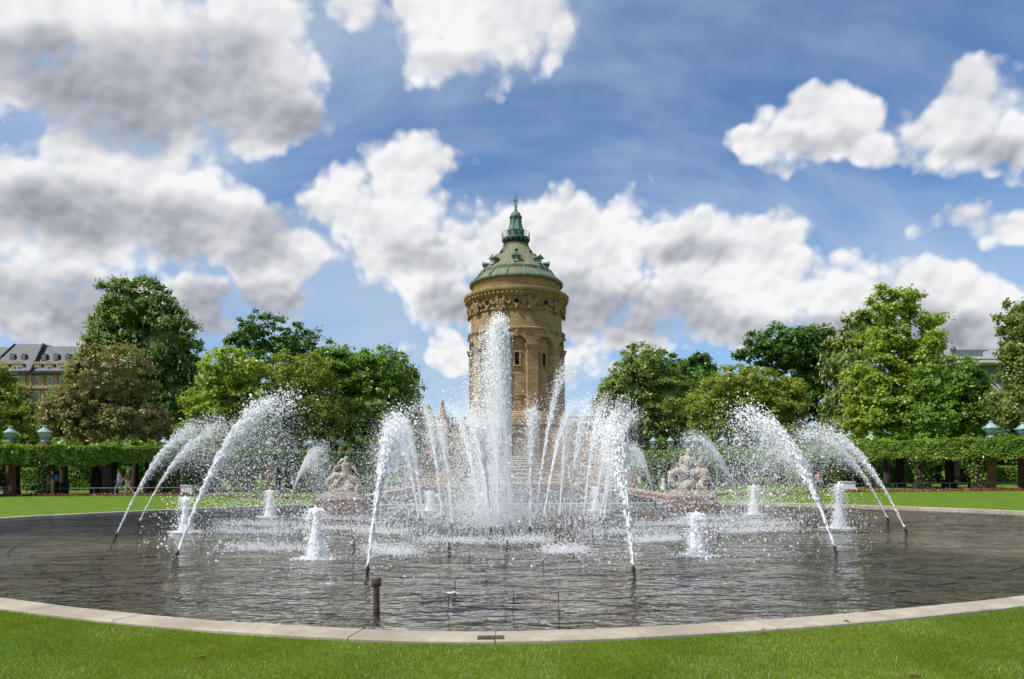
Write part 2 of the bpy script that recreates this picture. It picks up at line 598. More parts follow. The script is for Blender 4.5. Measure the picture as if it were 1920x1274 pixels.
mat_plain('lawn', (0.125, 0.200, 0.016), 0.9, 0.35, 1.2, c2=(0.092, 0.165, 0.012), spec=0.1, fine=0.35)
mat_leaf('grass_blade', (0.185, 0.270, 0.022), var=0.42, trans=0.40, patch=0.55)
mat_plain('rim_stone', (0.50, 0.44, 0.345), 0.8, 0.30, 1.1, bump=0.3, bscale=30, fine=0.35, each=0.40)
mat_plain('floor_slab', (0.190, 0.172, 0.135), 0.8, 0.45, 0.9, bump=0.2, bscale=14, fine=0.3, each=0.6)
mat_plain('floor_joint', (0.02, 0.02, 0.018), 0.9, 0.2, 2.0)
mat_plain('red_sandstone', (0.40, 0.195, 0.145), 0.85, 0.30, 1.6, bump=0.4, fine=0.3, each=0.4)
mat_plain('pink_sandstone', (0.50, 0.33, 0.26), 0.85, 0.22, 1.2, bump=0.3, fine=0.25, each=0.4)
mat_plain('statue_stone', (0.48, 0.395, 0.30), 0.9, 0.30, 2.2, bump=0.6, bscale=12, fine=0.35)
mat_plain('gravel', (0.42, 0.34, 0.26), 0.95, 0.15, 2.5, fine=0.3)
mat_plain('flower_bed', (0.16, 0.055, 0.035), 0.95, 0.5, 6.0, c2=(0.06, 0.06, 0.02))
mat_plain('bark', (0.095, 0.07, 0.05), 0.95, 0.4, 4.0, bump=0.8, bscale=14)
mat_plain('dark_bark', (0.045, 0.034, 0.026), 0.95, 0.4, 4.0, bump=0.8, bscale=14)
mat_plain('nozzle_metal', (0.085, 0.058, 0.042), 0.55, 0.4, 12.0, metal=0.5)
mat_plain('brass_pipe', (0.155, 0.125, 0.075), 0.5, 0.35, 9.0, metal=0.6)
mat_plain('bronze_plate', (0.13, 0.12, 0.085), 0.6, 0.4, 25.0, metal=0.5)
mat_plain('railing_metal', (0.10, 0.105, 0.11), 0.5, 0.2, 6.0, metal=0.4)
mat_plain('white_paint', (0.60, 0.60, 0.59), 0.6, 0.12, 3.0)
mat_plain('dark_void', (0.012, 0.012, 0.013), 0.9, 0.2, 3.0)
mat_plain('slate', (0.135, 0.140, 0.160), 0.65, 0.25, 2.2, fine=0.45)
mat_plain('slate_dark', (0.03, 0.031, 0.036), 0.7, 0.2, 2.0)
mat_plain('ochre_stone', (0.44, 0.29, 0.125), 0.85, 0.2, 1.0, fine=0.2)
mat_plain('ochre_trim', (0.40, 0.285, 0.15), 0.85, 0.2, 1.5)
mat_plain('window_white', (0.78, 0.77, 0.74), 0.5, 0.06, 3.0)
mat_plain('window_glass', (0.045, 0.055, 0.065), 0.12, 0.2, 2.0, spec=0.8)
mat_plain('grey_panel', (0.30, 0.31, 0.32), 0.6, 0.10, 1.0)
mat_plain('glass_roof', (0.24, 0.265, 0.29), 0.3, 0.12, 1.0, spec=0.6)
mat_plain('lamp_copper', (0.31, 0.44, 0.42), 0.6, 0.3, 5.0, c2=(0.20, 0.33, 0.31))
mat_plain('lamp_glass', (0.44, 0.47, 0.45), 0.35, 0.12, 4.0, spec=0.6)
mat_masonry('tower_brick', (0.405, 0.285, 0.145), 9.6, 0.95, 0.42, mortar=0.035, c2=(0.265, 0.175, 0.082), dirt=0.45)
mat_masonry('tower_ashlar', (0.43, 0.305, 0.155), 9.8, 1.5, 0.85, mortar=0.05, c2=(0.31, 0.205, 0.10), dirt=0.45)
mat_plain('tower_carving', (0.36, 0.235, 0.11), 0.9, 0.4, 1.2, bump=0.8, bscale=4, fine=0.4)
mat_plain('tower_trim', (0.40, 0.275, 0.13), 0.88, 0.3, 0.8, bump=0.4, fine=0.3)
mat_masonry('terrace_stone', (0.37, 0.27, 0.17), 0, 1.6, 0.7, mortar=0.05, c2=(0.30, 0.215, 0.14), dirt=0.5)
mat_copper('roof_copper', (0.275, 0.270, 0.160), (0.155, 0.160, 0.100), 0.75)
mat_copper('green_copper', (0.150, 0.255, 0.195), (0.085, 0.165, 0.130), 0.8)
mat_copper('skirt_copper', (0.205, 0.230, 0.150), (0.115, 0.140, 0.098), 0.8)
mat_plain('statue_copper', (0.155, 0.31, 0.235), 0.6, 0.45, 1.5, bump=0.3)


def mat_spray(name, op=1.0):
    """white water: bright broken-up drops that scatter the light on and glint"""
    m, T, bs = new_mat(name)
    nt = T.t
    nt.nodes.remove(bs)
    d = T.n('ShaderNodeBsdfDiffuse', ins={0: (0.96, 0.97, 0.98, 1)})
    t = T.n('ShaderNodeBsdfTranslucent', ins={0: (0.96, 0.97, 0.98, 1)})
    mx = T.n('ShaderNodeMixShader', ins={0: 0.5, 1: d.outputs[0], 2: t.outputs[0]})
    g = T.n('ShaderNodeBsdfGlossy', ins={0: (0.30, 0.30, 0.30, 1), 'Roughness': 0.45})
    last = T.n('ShaderNodeAddShader', ins={0: mx.outputs[0], 1: g.outputs[0]}).outputs[0]
    if op < 1:
        n = T.noise(coords(T), 9.0, 4.0, 0.65)
        tr = T.n('ShaderNodeBsdfTransparent')
        last = T.n('ShaderNodeMixShader', ins={0: T.ramp(n, 0.30, 0.62, op * 0.35, op), 1: tr.outputs[0], 2: last}).outputs[0]
    nt.links.new(last, nt.nodes['Material Output'].inputs[0])
    return m


mat_spray('water_spray')
mat_spray('water_stream', 0.93)


def mat_water():
    m, T, bs = new_mat('pool_water')
    nt = T.t
    nt.nodes.remove(bs)
    v = coords(T)
    w = T.n('ShaderNodeVectorMath', operation='MULTIPLY', ins={0: v, 1: (1.0, 1.5, 1.0)}).outputs[0]
    n1 = T.noise(w, 1.6, 2.0, 0.45, dist=0.5)
    n2 = T.noise(w, 6.0, 2.0, 0.5, dist=0.4)
    n3 = T.noise(w, 0.7, 1.0, 0.5)
    h = T.m('ADD', T.m('MULTIPLY', n1, 1.0), T.m('MULTIPLY', n2, 0.30))
    b = T.n('ShaderNodeBump', ins={'Strength': 1.0, 'Distance': T.ramp(n3, 0.35, 0.65, 0.14, 0.34), 'Height': h})
    fr = T.n('ShaderNodeFresnel', ins={'IOR': 1.34, 'Normal': b.outputs[0]})
    g = T.n('ShaderNodeBsdfGlossy', ins={0: (1, 0.98, 0.95, 1), 'Roughness': 0.02, 'Normal': b.outputs[0]})
    tr = T.n('ShaderNodeBsdfTransparent', ins={0: (0.74, 0.72, 0.63, 1)})
    mx = T.n('ShaderNodeMixShader', ins={0: T.m('MULTIPLY', fr.outputs[0], 0.97), 1: tr.outputs[0], 2: g.outputs[0]})
    nt.links.new(mx.outputs[0], nt.nodes['Material Output'].inputs[0])
    return m


mat_water()

# ------------------------------------------------------------------ the basin outline (an oval, 38 m by 29 m)
PC, PA, PB, PTH, PN = Vector((0.17, 20.83)), 18.9, 14.65, -0.042, 1.54
WATER_Z = -0.10


def outline(n=360, grow=0.0):
    pts = []
    for i in range(n):
        a = 2 * pi * i / n
        c, s = cos(a), sin(a)
        u = PA * math.copysign(abs(c) ** (2 / PN), c)
        v = PB * math.copysign(abs(s) ** (2 / PN), s)
        pts.append((u, v))
    P = np.array(pts)
    # even spacing, then soften the four tips
    Q = np.vstack([P, P[:1]])
    L = np.r_[0, np.cumsum(np.hypot(*np.diff(Q, axis=0).T))]
    t = np.linspace(0, L[-1], n, endpoint=False)
    P = np.c_[np.interp(t, L, Q[:, 0]), np.interp(t, L, Q[:, 1])]
    for _ in range(int(n * 0.06)):
        P = (np.roll(P, 1, 0) + 2 * P + np.roll(P, -1, 0)) / 4
    T_ = np.roll(P, -1, 0) - np.roll(P, 1, 0)
    N = np.c_[T_[:, 1], -T_[:, 0]]
    N /= np.hypot(*N.T)[:, None]
    P = P + N * grow
    c, s = cos(PTH), sin(PTH)
    return np.c_[PC.x + P[:, 0] * c - P[:, 1] * s, PC.y + P[:, 0] * s + P[:, 1] * c]


CH_X, CH_END = 7.35, 63.0            # the straight channel that leaves the basin towards the tower


def with_channel(P, half=CH_X, end=CH_END):
    """basin outline with the channel joined on at the back (counter-clockwise from the front)"""
    P = [tuple(p) for p in P]
    k0 = min(range(len(P)), key=lambda i: P[i][1])
    P = P[k0:] + P[:k0]
    a = [p for p in P[:len(P) // 2] if p[0] > half or p[1] < 25]
    b = [p for p in P[len(P) // 2:] if p[0] < -half or p[1] < 25]
    ya, yb = a[-1][1], b[0][1]
    right = [(half, ya + (end - ya) * t) for t in np.linspace(0.0, 1, 24)]
    back = [(half - 2 * half * t, end) for t in np.linspace(0.06, 0.94, 14)]
    left = [(-half, end + (yb - end) * t) for t in np.linspace(0, 1.0, 24)]
    return a + right + back + left + b


def ground_z(x, y):
    """level lawn; the walks beside the channel lie a little lower"""
    ax = np.abs(x)
    s = np.clip((y - 36) / 20, 0, 1) * np.clip((100 - y) / 15, 0, 1) * np.clip((24 - ax) / 10, 0, 1)
    s = s * s * (3 - 2 * s)
    return -0.75 * s


def build_ground():
    P = np.array(with_channel(outline(360, 0.0), CH_X + 0.02))
    n = len(P)
    cx, cy = 0.0, 30.0
    rings = []
    far = np.c_[cx + 2600 * np.cos(np.arctan2(P[:, 1] - cy, P[:, 0] - cx)), cy + 2600 * np.sin(np.arctan2(P[:, 1] - cy, P[:, 0] - cx))]
    D = P - np.array([cx, cy])
    for k in [0, .004, .01, .03, .06, .1, .15, .2, .26, .33, .41, .5, .6, .72, .86, 1.05, 1.3, 1.6, 2.0, 2.6, 3.6, 5, 8, 14, 30, 90]:
        Q = np.array([cx, cy]) + D * (1 + k)
        rings.append(np.c_[Q, ground_z(Q[:, 0], Q[:, 1])])
    V = np.vstack(rings)
    F = []
    for j in range(len(rings) - 1):
        i = np.arange(n)
        k = (i + 1) % n
        F.append(np.c_[j * n + i, (j + 1) * n + i, (j + 1) * n + k, j * n + k])
    o = indexed('lawn_ground', V, np.vstack(F), MAT['lawn'], smooth=True)
    return tag(o, 'flat green park lawn around the basin', kind='structure')


build_ground()


def build_pool():
    inner = outline(360, -0.37)
    # water
    W = with_channel(outline(360, -0.30), CH_X)
    m = MB()
    m.v = [(x, y, WATER_Z) for x, y in W]
    m.f = [tuple(range(len(W)))]
    w = m.build('pool_water', MAT['pool_water'])
    tag(w, 'dark rippled water filling the oval basin', kind='structure')
    # floor of radial slabs
    fl = MB()
    fl.v = [(x, y, WATER_Z - 0.42) for x, y in with_channel(outline(360, 0.1), CH_X + 0.2)]
    fl.f = [tuple(range(len(fl.v)))]
    base = tag(fl.build('pool_floor', MAT['floor_joint']), kind='structure')
    o = outline(360, -0.30)
    c = np.array([PC.x, PC.y])
    k0 = int(np.argmin(o[:, 1]))
    levels = [1.0, 0.80, 0.60, 0.42, 0.2]
    for j in range(len(levels) - 1):
        step = 8 if j < 2 else (12 if j == 2 else 24)
        for s in range(-96, 96, step):
            idx = [(k0 + s + q) % 360 for q in range(0, step + 1, 2)]
            a, b = levels[j], levels[j + 1]
            outer = [c + (o[i] - c) * (a - 0.0012) for i in idx]
            inn = [c + (o[i] - c) * (b + 0.0012) for i in idx[::-1]]
            poly = np.array(outer + inn)
            mid = poly.mean(0)
            poly = mid + (poly - mid) * 0.996
            zz = WATER_Z - 0.40 + 0.02 * random.random()
            g = MB().prism([tuple(p) for p in poly], zz - 0.05, zz)
            g.build('floor_slab', MAT['floor_slab'], base)
    # inner basin wall
    wall = MB()
    A = with_channel(outline(360, -0.31), CH_X)
    n = len(A)
    wall.v = [(x, y, -0.75) for x, y in A] + [(x, y, -0.02) for x, y in A]
    wall.f = [(i, (i + 1) % n, n + (i + 1) % n, n + i) for i in range(n)]
    tag(wall.build('basin_wall', MAT['floor_slab'], None), 'grey inner wall of the basin under the pale rim', 'wall')
    # rim: separate stones
    rim = thing('basin_rim', 'pale limestone rim of flat stones around the oval basin', 'rim', (0, 0, 0))
    O, I = outline(720, 0.0), inner
    I = outline(720, -0.37)
    kk = int(np.argmin(O[:, 1]))
    step = 10
    rr = random.Random(3)
    for s in range(-360, 360, step):
        ids = [(kk + s + q) % 720 for q in range(step + 1)]
        if any(abs(O[i][0]) < CH_X + 2.1 and O[i][1] > 25 for i in ids): continue
        gap = 0.0045
        o_ = [O[i] for i in ids]
        i_ = [I[i] for i in ids]
        t = (o_[-1] - o_[0]) / np.hypot(*(o_[-1] - o_[0])) * gap
        o_[0], i_[0], o_[-1], i_[-1] = o_[0] + t, i_[0] + t, o_[-1] - t, i_[-1] - t
        z1 = 0.035 + rr.uniform(-0.004, 0.004)
        b = 0.012
        poly = [tuple(p) for p in o_] + [tuple(p) for p in i_[::-1]]
        m = MB()
        npt = len(poly)
        mid = np.array(poly).mean(0)
        top = []
        for q, p in enumerate(poly):
            oth = np.array(poly[npt - 1 - q])
            dv = oth - np.array(p)
            top.append(tuple(np.array(p) + dv / np.hypot(*dv) * b))
        m.v = [(x, y, -0.12) for x, y in poly] + [(x, y, z1 - b) for x, y in poly] + [(x, y, z1) for x, y in top]
        for l in range(2):
            m.f += [(l * npt + i, l * npt + (i + 1) % npt, (l + 1) * npt + (i + 1) % npt, (l + 1) * npt + i) for i in range(npt)]
        m.f.append(tuple(range(2 * npt, 3 * npt)))
        m.build('rim_stone', MAT['rim_stone'], rim)
    # bronze plate let into the rim
    p = at(920, 1196, 0.04)
    pl = thing('rim_plate', 'small ribbed bronze plate set into the front of the rim', 'plate', p)
    MB().box((0, 0, 0.001), (0.245, 0.105, 0.012)).build('plate_base', MAT['bronze_plate'], pl)
    for i in range(9):
        MB().box((-0.105 + i * 0.02625, 0, 0.009), (0.012, 0.085, 0.006)).build('plate_rib', MAT['bronze_plate'], pl)
    # channel walls of pink sandstone
    for sgn, side in ((-1, 'left'), (1, 'right')):
        wl = thing('channel_wall', 'low pink sandstone wall running back from the %s statue' % side, 'wall', (0, 0, 0), group='channel walls')
        y = 33.4
        while y < CH_END:
            L = min(2.6, CH_END - y)
            MB().box((sgn * (CH_X + 0.28), y + L / 2, -0.25), (0.56, L - 0.015, 0.95)).build('wall_block', MAT['pink_sandstone'], wl)
            MB().box((sgn * (CH_X + 0.28), y + L / 2, 0.262), (0.70, L - 0.008, 0.07)).build('coping_stone', MAT['pink_sandstone'], wl)
            y += L
    # weir lip between the statues
    we = thing('weir', 'low stone weir with a white line of water between the statues', 'weir', (0, 33.2, 0))
    MB().box((0, 0, -0.35), (2 * CH_X, 0.5, 0.56)).build('weir_sill', MAT['floor_slab'], we)
    MB().box((0, -0.27, -0.075), (2 * CH_X - 0.3, 0.05, 0.04)).build('weir_foam', MAT['water_stream'], we)


build_pool()

# front lawn as blades of grass
def build_grass():
    n = 1500000
    X = RNG.uniform(-10.5, 10.5, n)
    Y = 4.4 + (RNG.random(n) ** 1.15) * 7.4
    keep = (np.abs(X) < 0.86 * Y + 0.9) & (Y > 4.8)
    X, Y = X[keep], Y[keep]
    O = outline(360, 0.015)
    order = np.argsort(O[:, 0])
    fr = O[O[:, 1] < PC.y]
    fr = fr[np.argsort(fr[:, 0])]
    lim = np.interp(X, fr[:, 0], fr[:, 1])
    ragged = RNG.normal(0, 0.012, len(X))
    keep = Y < lim - 0.004 + ragged * (ragged > 0)
    X, Y = X[keep], Y[keep]
    n = len(X)
    # clumps of slightly different height
    def vn(x, y, f, seed):
        r = np.random.default_rng(seed).random((64, 64))
        gx, gy = x * f, y * f
        ix, iy = np.floor(gx).astype(int), np.floor(gy).astype(int)
        fx, fy = gx - ix, gy - iy
        fx, fy = fx * fx * (3 - 2 * fx), fy * fy * (3 - 2 * fy)
        g = lambda a, b: r[a % 64, b % 64]
        return (g(ix, iy) * (1 - fx) + g(ix + 1, iy) * fx) * (1 - fy) + (g(ix, iy + 1) * (1 - fx) + g(ix + 1, iy + 1) * fx) * fy
    hgt = 0.012 + 0.014 * vn(X, Y, 3.1, 1) + 0.010 * vn(X, Y, 11, 2) + RNG.normal(0, 0.003, n)
    hgt = np.clip(hgt, 0.008, 0.05)
    edge = np.clip((lim[keep] - Y) / 0.05, 0.5, 1)
    hgt *= edge
    a = RNG.uniform(0, 2 * pi, n)
    lean = RNG.uniform(0.1, 0.75, n) * hgt
    wv = vn(X, Y, 1.3, 5) * 2 * pi
    dxl, dyl = np.cos(a) * lean + np.cos(wv) * hgt * 0.25, np.sin(a) * lean + np.sin(wv) * hgt * 0.25
    b = a + RNG.uniform(0.8, 2.3, n)
    w = RNG.uniform(0.0014, 0.0028, n)
    V = np.empty((n, 3, 3), np.float32)
    V[:, 0] = np.c_[X - np.cos(b) * w, Y - np.sin(b) * w, np.full(n, -0.002)]
    V[:, 1] = np.c_[X + np.cos(b) * w, Y + np.sin(b) * w, np.full(n, -0.002)]
    V[:, 2] = np.c_[X + dxl, Y + dyl, hgt]
    o = soup('grass', V, 3, MAT['grass_blade'])
    tag(o, 'short mown grass in front of the basin rim', 'grass', kind='stuff')


build_grass()
# ------------------------------------------------------------------ sculpted bodies: limbs fused into one surface
def capsule(m, p0, p1, r0, r1=None, n=10):
    r1 = r0 if r1 is None else r1
    p0, p1 = Vector(p0), Vector(p1)
    d = p1 - p0
    L = max(d.length, 1e-4)
    t = d / L
    pts, rad = [], []
    for k in (-0.99, -0.8, -0.45, 0.0):
        pts.append(p0 + t * r0 * k)
        rad.append(max(r0 * sqrt(max(0, 1 - k * k)), r0 * 0.08))
    for k in (0.5,):
        pts.append(p0 + d * k)
        rad.append((r0 + r1) / 2)
    for k in (0.0, 0.45, 0.8, 0.99):
        pts.append(p1 + t * r1 * k)
        rad.append(max(r1 * sqrt(max(0, 1 - k * k)), r1 * 0.08))
    m.tube(pts, rad, n)


def fuse(name, m, vox, mat, parent=None, smooth=4, rough=0.0, loc=None):
    """joins overlapping limbs of an MB into one continuous skin (voxel remesh), then relaxes it"""
    me = m.mesh(name + '_raw')
    bm = bmesh.new()
    bm.from_mesh(me)
    bmesh.ops.recalc_face_normals(bm, faces=bm.faces)
    bm.to_mesh(me)
    bm.free()
    o = bpy.data.objects.new(name, me)
    COL.objects.link(o)
    md = o.modifiers.new('r', 'REMESH')
    md.mode = 'VOXEL'
    md.voxel_size = vox
    ms = o.modifiers.new('s', 'SMOOTH')
    ms.iterations = smooth
    ms.factor = 0.5
    dg = bpy.context.evaluated_depsgraph_get()
    res = bpy.data.meshes.new_from_object(o.evaluated_get(dg))
    bpy.data.objects.remove(o, do_unlink=True)
    bpy.data.meshes.remove(me)
    if rough:
        nv = len(res.vertices)
        co = np.empty(nv * 3, np.float32)
        res.vertices.foreach_get('co', co)
        co = co.reshape(-1, 3)
        f = 1.0 / (vox * 5)
        w = np.sin(co[:, 0] * f * 1.3 + np.sin(co[:, 2] * f)) * np.sin(co[:, 2] * f * 1.1 + np.sin(co[:, 1] * f * 1.2)) * np.sin(co[:, 1] * f + 1.0)
        nn = np.empty(nv * 3, np.float32)
        res.vertices.foreach_get('normal', nn)
        co += nn.reshape(-1, 3) * (w * rough)[:, None]
        res.vertices.foreach_set('co', co.ravel())
        res.update()
    res.name = name
    res.materials.clear()
    return link(name, res, mat, parent, True, loc)


# ------------------------------------------------------------------ the water tower
TW = Vector((1.15, 145.0, 0.0))


def ringpt(r, a, z):
    """a in degrees, 0 towards the camera, positive to the right"""
    w = radians(a) - pi / 2
    return Vector((r * cos(w), r * sin(w), z))


def arc_panel(m, a0, a1, r0, r1, zlo, zhi, n=10):
    """curved block between two angles; zlo, zhi may be functions of the angle"""
    f = lambda z, a: z(a) if callable(z) else z
    vs, fs = [], []
    for i in range(n + 1):
        a = a0 + (a1 - a0) * i / n
        for r in (r0, r1):
            for z in (zlo, zhi):
                vs.append(ringpt(r, a, f(z, a)))
    for i in range(n):
        o, p = i * 4, i * 4 + 4
        fs += [(o, p, p + 1, o + 1), (o + 2, o + 3, p + 3, p + 2), (o, o + 2, p + 2, p), (o + 1, p + 1, p + 3, o + 3)]
    fs += [(0, 1, 3, 2), (n * 4, n * 4 + 2, n * 4 + 3, n * 4 + 1)]
    m.add(vs, fs)


def radial_box(m, a, r, z, w, dep, h, taper=1.0):
    c = ringpt(r, a, z)
    m.box(c, (w, dep, h), radians(a), taper)


def build_tower():
    t = thing('water_tower', 'round sandstone water tower with a green copper roof and statue on top', 'tower', TW)
    br, ash, trim, carve = MAT['tower_brick'], MAT['tower_ashlar'], MAT['tower_trim'], MAT['tower_carving']
    gc, rc = MAT['green_copper'], MAT['roof_copper']
    MB().lathe([(11.1, 9.0), (11.1, 11.6), (10.8, 11.8), (10.5, 12.9), (10.15, 13.1), (9.2, 13.15)], 96).build('base_course', ash, t, True, angle=35)
    MB().lathe([(9.2, 12.9), (9.05, 29.4)], 96).build('shaft', br, t, True)
    for k in range(10):
        a = 18 + 36 * k
        m = MB()
        radial_box(m, a, 9.45, 19.2, 2.25, 1.3, 12.6)
        m.build('pier', ash, t)
        m = MB()
        radial_box(m, a, 9.48, 25.65, 2.45, 1.5, 0.30)
        radial_box(m, a, 9.52, 26.0, 2.75, 1.75, 0.40)
        radial_box(m, a, 9.55, 26.32, 2.95, 1.95, 0.24)
        m.build('pier_capital', trim, t)
        m = MB()
        radial_box(m, a, 9.60, 13.0, 2.6, 1.6, 0.9)
        m.build('pier_base', trim, t)
        # arch over the bay that follows
        b = a + 18
        half = 18.0
        def under(w, b=b):
            q = min(1.0, abs(w - b) / 11.6)
            return 26.4 + 1.75 * sqrt(max(0.0, 1 - q * q)) if abs(w - b) < 11.6 else 26.4
        m = MB()
        arc_panel(m, b - half, b + half, 9.05, 10.02, under, 29.3, 24)
        m.build('arch', ash, t)
        m = MB()
        radial_box(m, b, 9.72, 28.75, 0.85, 0.9, 1.5, 1.12)
        m.build('keystone', trim, t)
        # windows of the bay
        for z, h, w in ((23.6, 2.5, 0.85), (14.6, 2.0, 0.8)):
            m = MB()
            for s in (-1, 1):
                radial_box(m, b + s * (w / 2 + 0.16) / 9.1 * 57.3, 9.14, z, 0.32, 0.34, h + 0.5)
            radial_box(m, b, 9.16, z + h / 2 + 0.18, w + 0.9, 0.40, 0.36)
            radial_box(m, b, 9.20, z - h / 2 - 0.16, w + 1.0, 0.5, 0.28)
            wn = m.build('window', trim, t)
            m = MB()
            radial_box(m, b, 9.07, z, w, 0.12, h)
            m.build('pane', MAT['dark_void'], wn)
        m = MB()
        arc_panel(m, b - 11.5, b + 11.5, 9.0, 9.32, 16.2, 16.55, 10)
        m.build('bay_ledge', trim, t)
    MB().lathe([(9.5, 29.2), (10.05, 29.3), (10.35, 29.45), (10.38, 29.75), (9.95, 29.95), (9.62, 30.05)], 96).build('string_course', trim, t, True, angle=30)
    MB().lathe([(9.65, 30.0), (9.55, 33.7)], 96).build('upper_wall', br, t, True)
    MB().lathe([(9.58, 33.5), (9.85, 33.6), (9.85, 33.85), (9.72, 33.95), (9.78, 36.0), (9.9, 36.15)], 96).build('frieze', trim, t, True, angle=30)
    # little brackets under the string course at the sides
    for k in range(20):
        m = MB()
        radial_box(m, 18 * k, 10.15, 28.95, 0.45, 0.55, 0.5, 1.2)
        m.build('corbel', trim, t)
    # frieze carving: oculi, garlands and putti
    rr = random.Random(11)
    for k in range(10):
        a = 36 * k
        m = MB()
        pts = [ringpt(9.9, a, 34.95) + Vector((cos(radians(a)) * 0.72 * cos(w), sin(radians(a)) * 0.72 * cos(w), 0.72 * sin(w))) for w in np.linspace(0, 2 * pi, 21)]
        m.tube(pts, 0.22, 8)
        oc = m.build('oculus', carve, t, True)
        c = ringpt(9.86, a, 34.95)
        MB().tube([c, c + ringpt(0.1, a, 0)], 0.62, 20).build('pane', MAT['dark_void'], oc)
        m = MB()
        m.ball(ringpt(10.05, a, 33.75), 0.35, 8, 6, (1, 1, 1.4))
        m.build('oculus_mask', carve, oc, True)
        for s in (-1, 1):
            m = MB()
            pp = []
            for i in range(11):
                q = i / 10
                pp.append(ringpt(10.02, a + s * (5.2 + 7.6 * q), 35.35 - 0.85 * sin(pi * q)))
            m.tube(pp, [0.16 + 0.16 * sin(pi * i / 10) + rr.uniform(-.04, .04) for i in range(11)], 7)
            m.build('garland', carve, t, True)
        # putto group between
        b = a + 18
        m = MB()
        for s in (-1, 1):
            w = b + s * 3.0
            capsule(m, ringpt(10.1, w, 34.4), ringpt(10.2, w + s * 0.6, 35.2), 0.36, 0.40, 8)
            m.ball(ringpt(10.3, w + s * 1.0, 35.75), 0.30, 8, 6)
            capsule(m, ringpt(10.1, w, 34.4), ringpt(10.25, w + s * 1.6, 33.5), 0.24, 0.18, 8)
            capsule(m, ringpt(10.1, w, 34.3), ringpt(10.25, w - s * 1.4, 33.3), 0.24, 0.16, 8)
            capsule(m, ringpt(10.2, w + s * .6, 35.2), ringpt(10.2, w + s * 3.6, 35.6), 0.17, 0.12, 8)
            capsule(m, ringpt(10.2, w - s * .6, 35.2), ringpt(10.25, b, 35.0), 0.17, 0.14, 8)
        capsule(m, ringpt(10.0, b, 35.2), ringpt(10.05, b, 33.2), 0.42, 0.2, 8)
        m.build('putto_group', carve, t, True)
    # cornice with its row of brackets
    MB().lathe([(9.9, 36.0), (10.1, 36.1), (10.35, 36.35), (10.45, 36.75), (10.85, 36.95), (11.05, 37.1), (11.15, 37.4), (11.15, 37.6), (10.9, 37.72), (9.2, 37.95)], 128).build('cornice', trim, t, True, angle=25)
    for k in range(72):
        m = MB()
        radial_box(m, 5 * k, 10.58, 36.62, 0.42, 0.62, 0.34)
        m.build('bracket', trim, t)
    MB().lathe([(9.35, 37.8), (9.3, 40.0), (9.35, 40.02)], 96).build('attic_wall', br, t, True)
    for k in range(16):
        m = MB()
        arc_panel(m, 22.5 * k + 10.9, 22.5 * k + 11.6, 9.3, 9.42, 37.9, 40.0, 1)
        m.build('attic_strip', ash, t)
    MB().lathe([(9.2, 39.95), (9.75, 40.0), (9.92, 40.18), (9.92, 40.45), (9.75, 40.5), (8.2, 42.0), (7.75, 42.35), (7.8, 42.45), (7.8, 42.95), (7.5, 43.0)], 96).build('eave_skirt', MAT['skirt_copper'], t, True, angle=25)
    for k in range(16):
        m = MB()
        p = [ringpt(9.95, 22.5 * k + 11.25, 40.5), ringpt(8.3, 22.5 * k + 11.25, 42.05), ringpt(7.85, 22.5 * k + 11.25, 42.7)]
        m.tube(p, 0.10, 6)
        m.build('skirt_rib', gc, t)
    cone = [(7.55, 42.9), (6.9, 43.5), (6.0, 44.4), (5.1, 45.4), (4.3, 46.4), (3.6, 47.35), (3.0, 48.2), (2.62, 48.8), (2.75, 48.85), (2.75, 49.0), (2.35, 49.05)]
    MB().lathe(cone, 96).build('cone_roof', rc, t, True, angle=25)
    for k in range(48):
        a = 7.5 * k + 3.75
        m = MB()
        wide = (k % 6 in (0, 5))
        m.tube([ringpt(r + 0.02, a, z + 0.02) for r, z in cone[:8]], [0.085 if wide else 0.045] * 8, 5)
        m.build('roof_seam', rc, t)
    for k in range(8):
        a = 45 * k
        # dormer
        d = MB()
        radial_box(d, a, 6.35, 44.35, 1.15, 1.0, 1.15)
        dm = d.build('dormer', gc, t)
        m = MB()
        radial_box(m, a, 6.86, 44.3, 0.62, 0.06, 0.8)
        m.build('pane', MAT['window_glass'], dm)
        m = MB()
        for s in (-1, 1):
            q = ringpt(6.88, a, 44.3) + Vector((cos(radians(a)) * s * 0.1, sin(radians(a)) * s * 0.1, 0))
            m.box(q, (0.06, 0.1, 0.8), radians(a))
        radial_box(m, a, 6.9, 43.86, 0.9, 0.3, 0.14)
        m.build('window_bar', MAT['window_white'], dm)
        m = MB()
        c = ringpt(6.4, a, 45.1)
        ca, sa = cos(radians(a)), sin(radians(a))
        X = Vector((ca, sa, 0)); Y = ringpt(1, a, 0)
        vs = [c + X * sx * w + Y * y + Vector((0, 0, z)) for y in (-0.7, 0.75) for (sx, w, z) in ((-1, 0.95, -0.25), (1, 0.95, -0.25), (1, 0.95, -0.1), (0, 0, 0.42), (-1, 0.95, -0.1))]
        m.add(vs, [(0, 1, 2, 3, 4), (9, 8, 7, 6, 5), (0, 5, 6, 1), (1, 6, 7, 2), (2, 7, 8, 3), (3, 8, 9, 4), (4, 9, 5, 0)])
        m.build('dormer_roof', gc, dm)
        m = MB()
        m.ball(ringpt(7.05, a, 45.6), 0.13, 6, 5)
        m.build('dormer_finial', gc, dm)
        # small lucarne higher up
        m = MB()
        m.ball(ringpt(3.95, a, 46.95), 0.42, 8, 6, (1, 1, 0.8))
        lu = m.build('lucarne', gc, t, True)
        m = MB()
        radial_box(m, a, 4.32, 46.88, 0.42, 0.1, 0.36)
        m.build('lucarne_opening', MAT['dark_void'], lu)
    # lantern
    MB().lathe([(2.35, 49.0), (2.2, 49.35), (2.25, 49.5), (2.7, 49.9), (2.9, 50.05)], 32).build('lantern_neck', MAT['slate_dark'], t, True, angle=30)
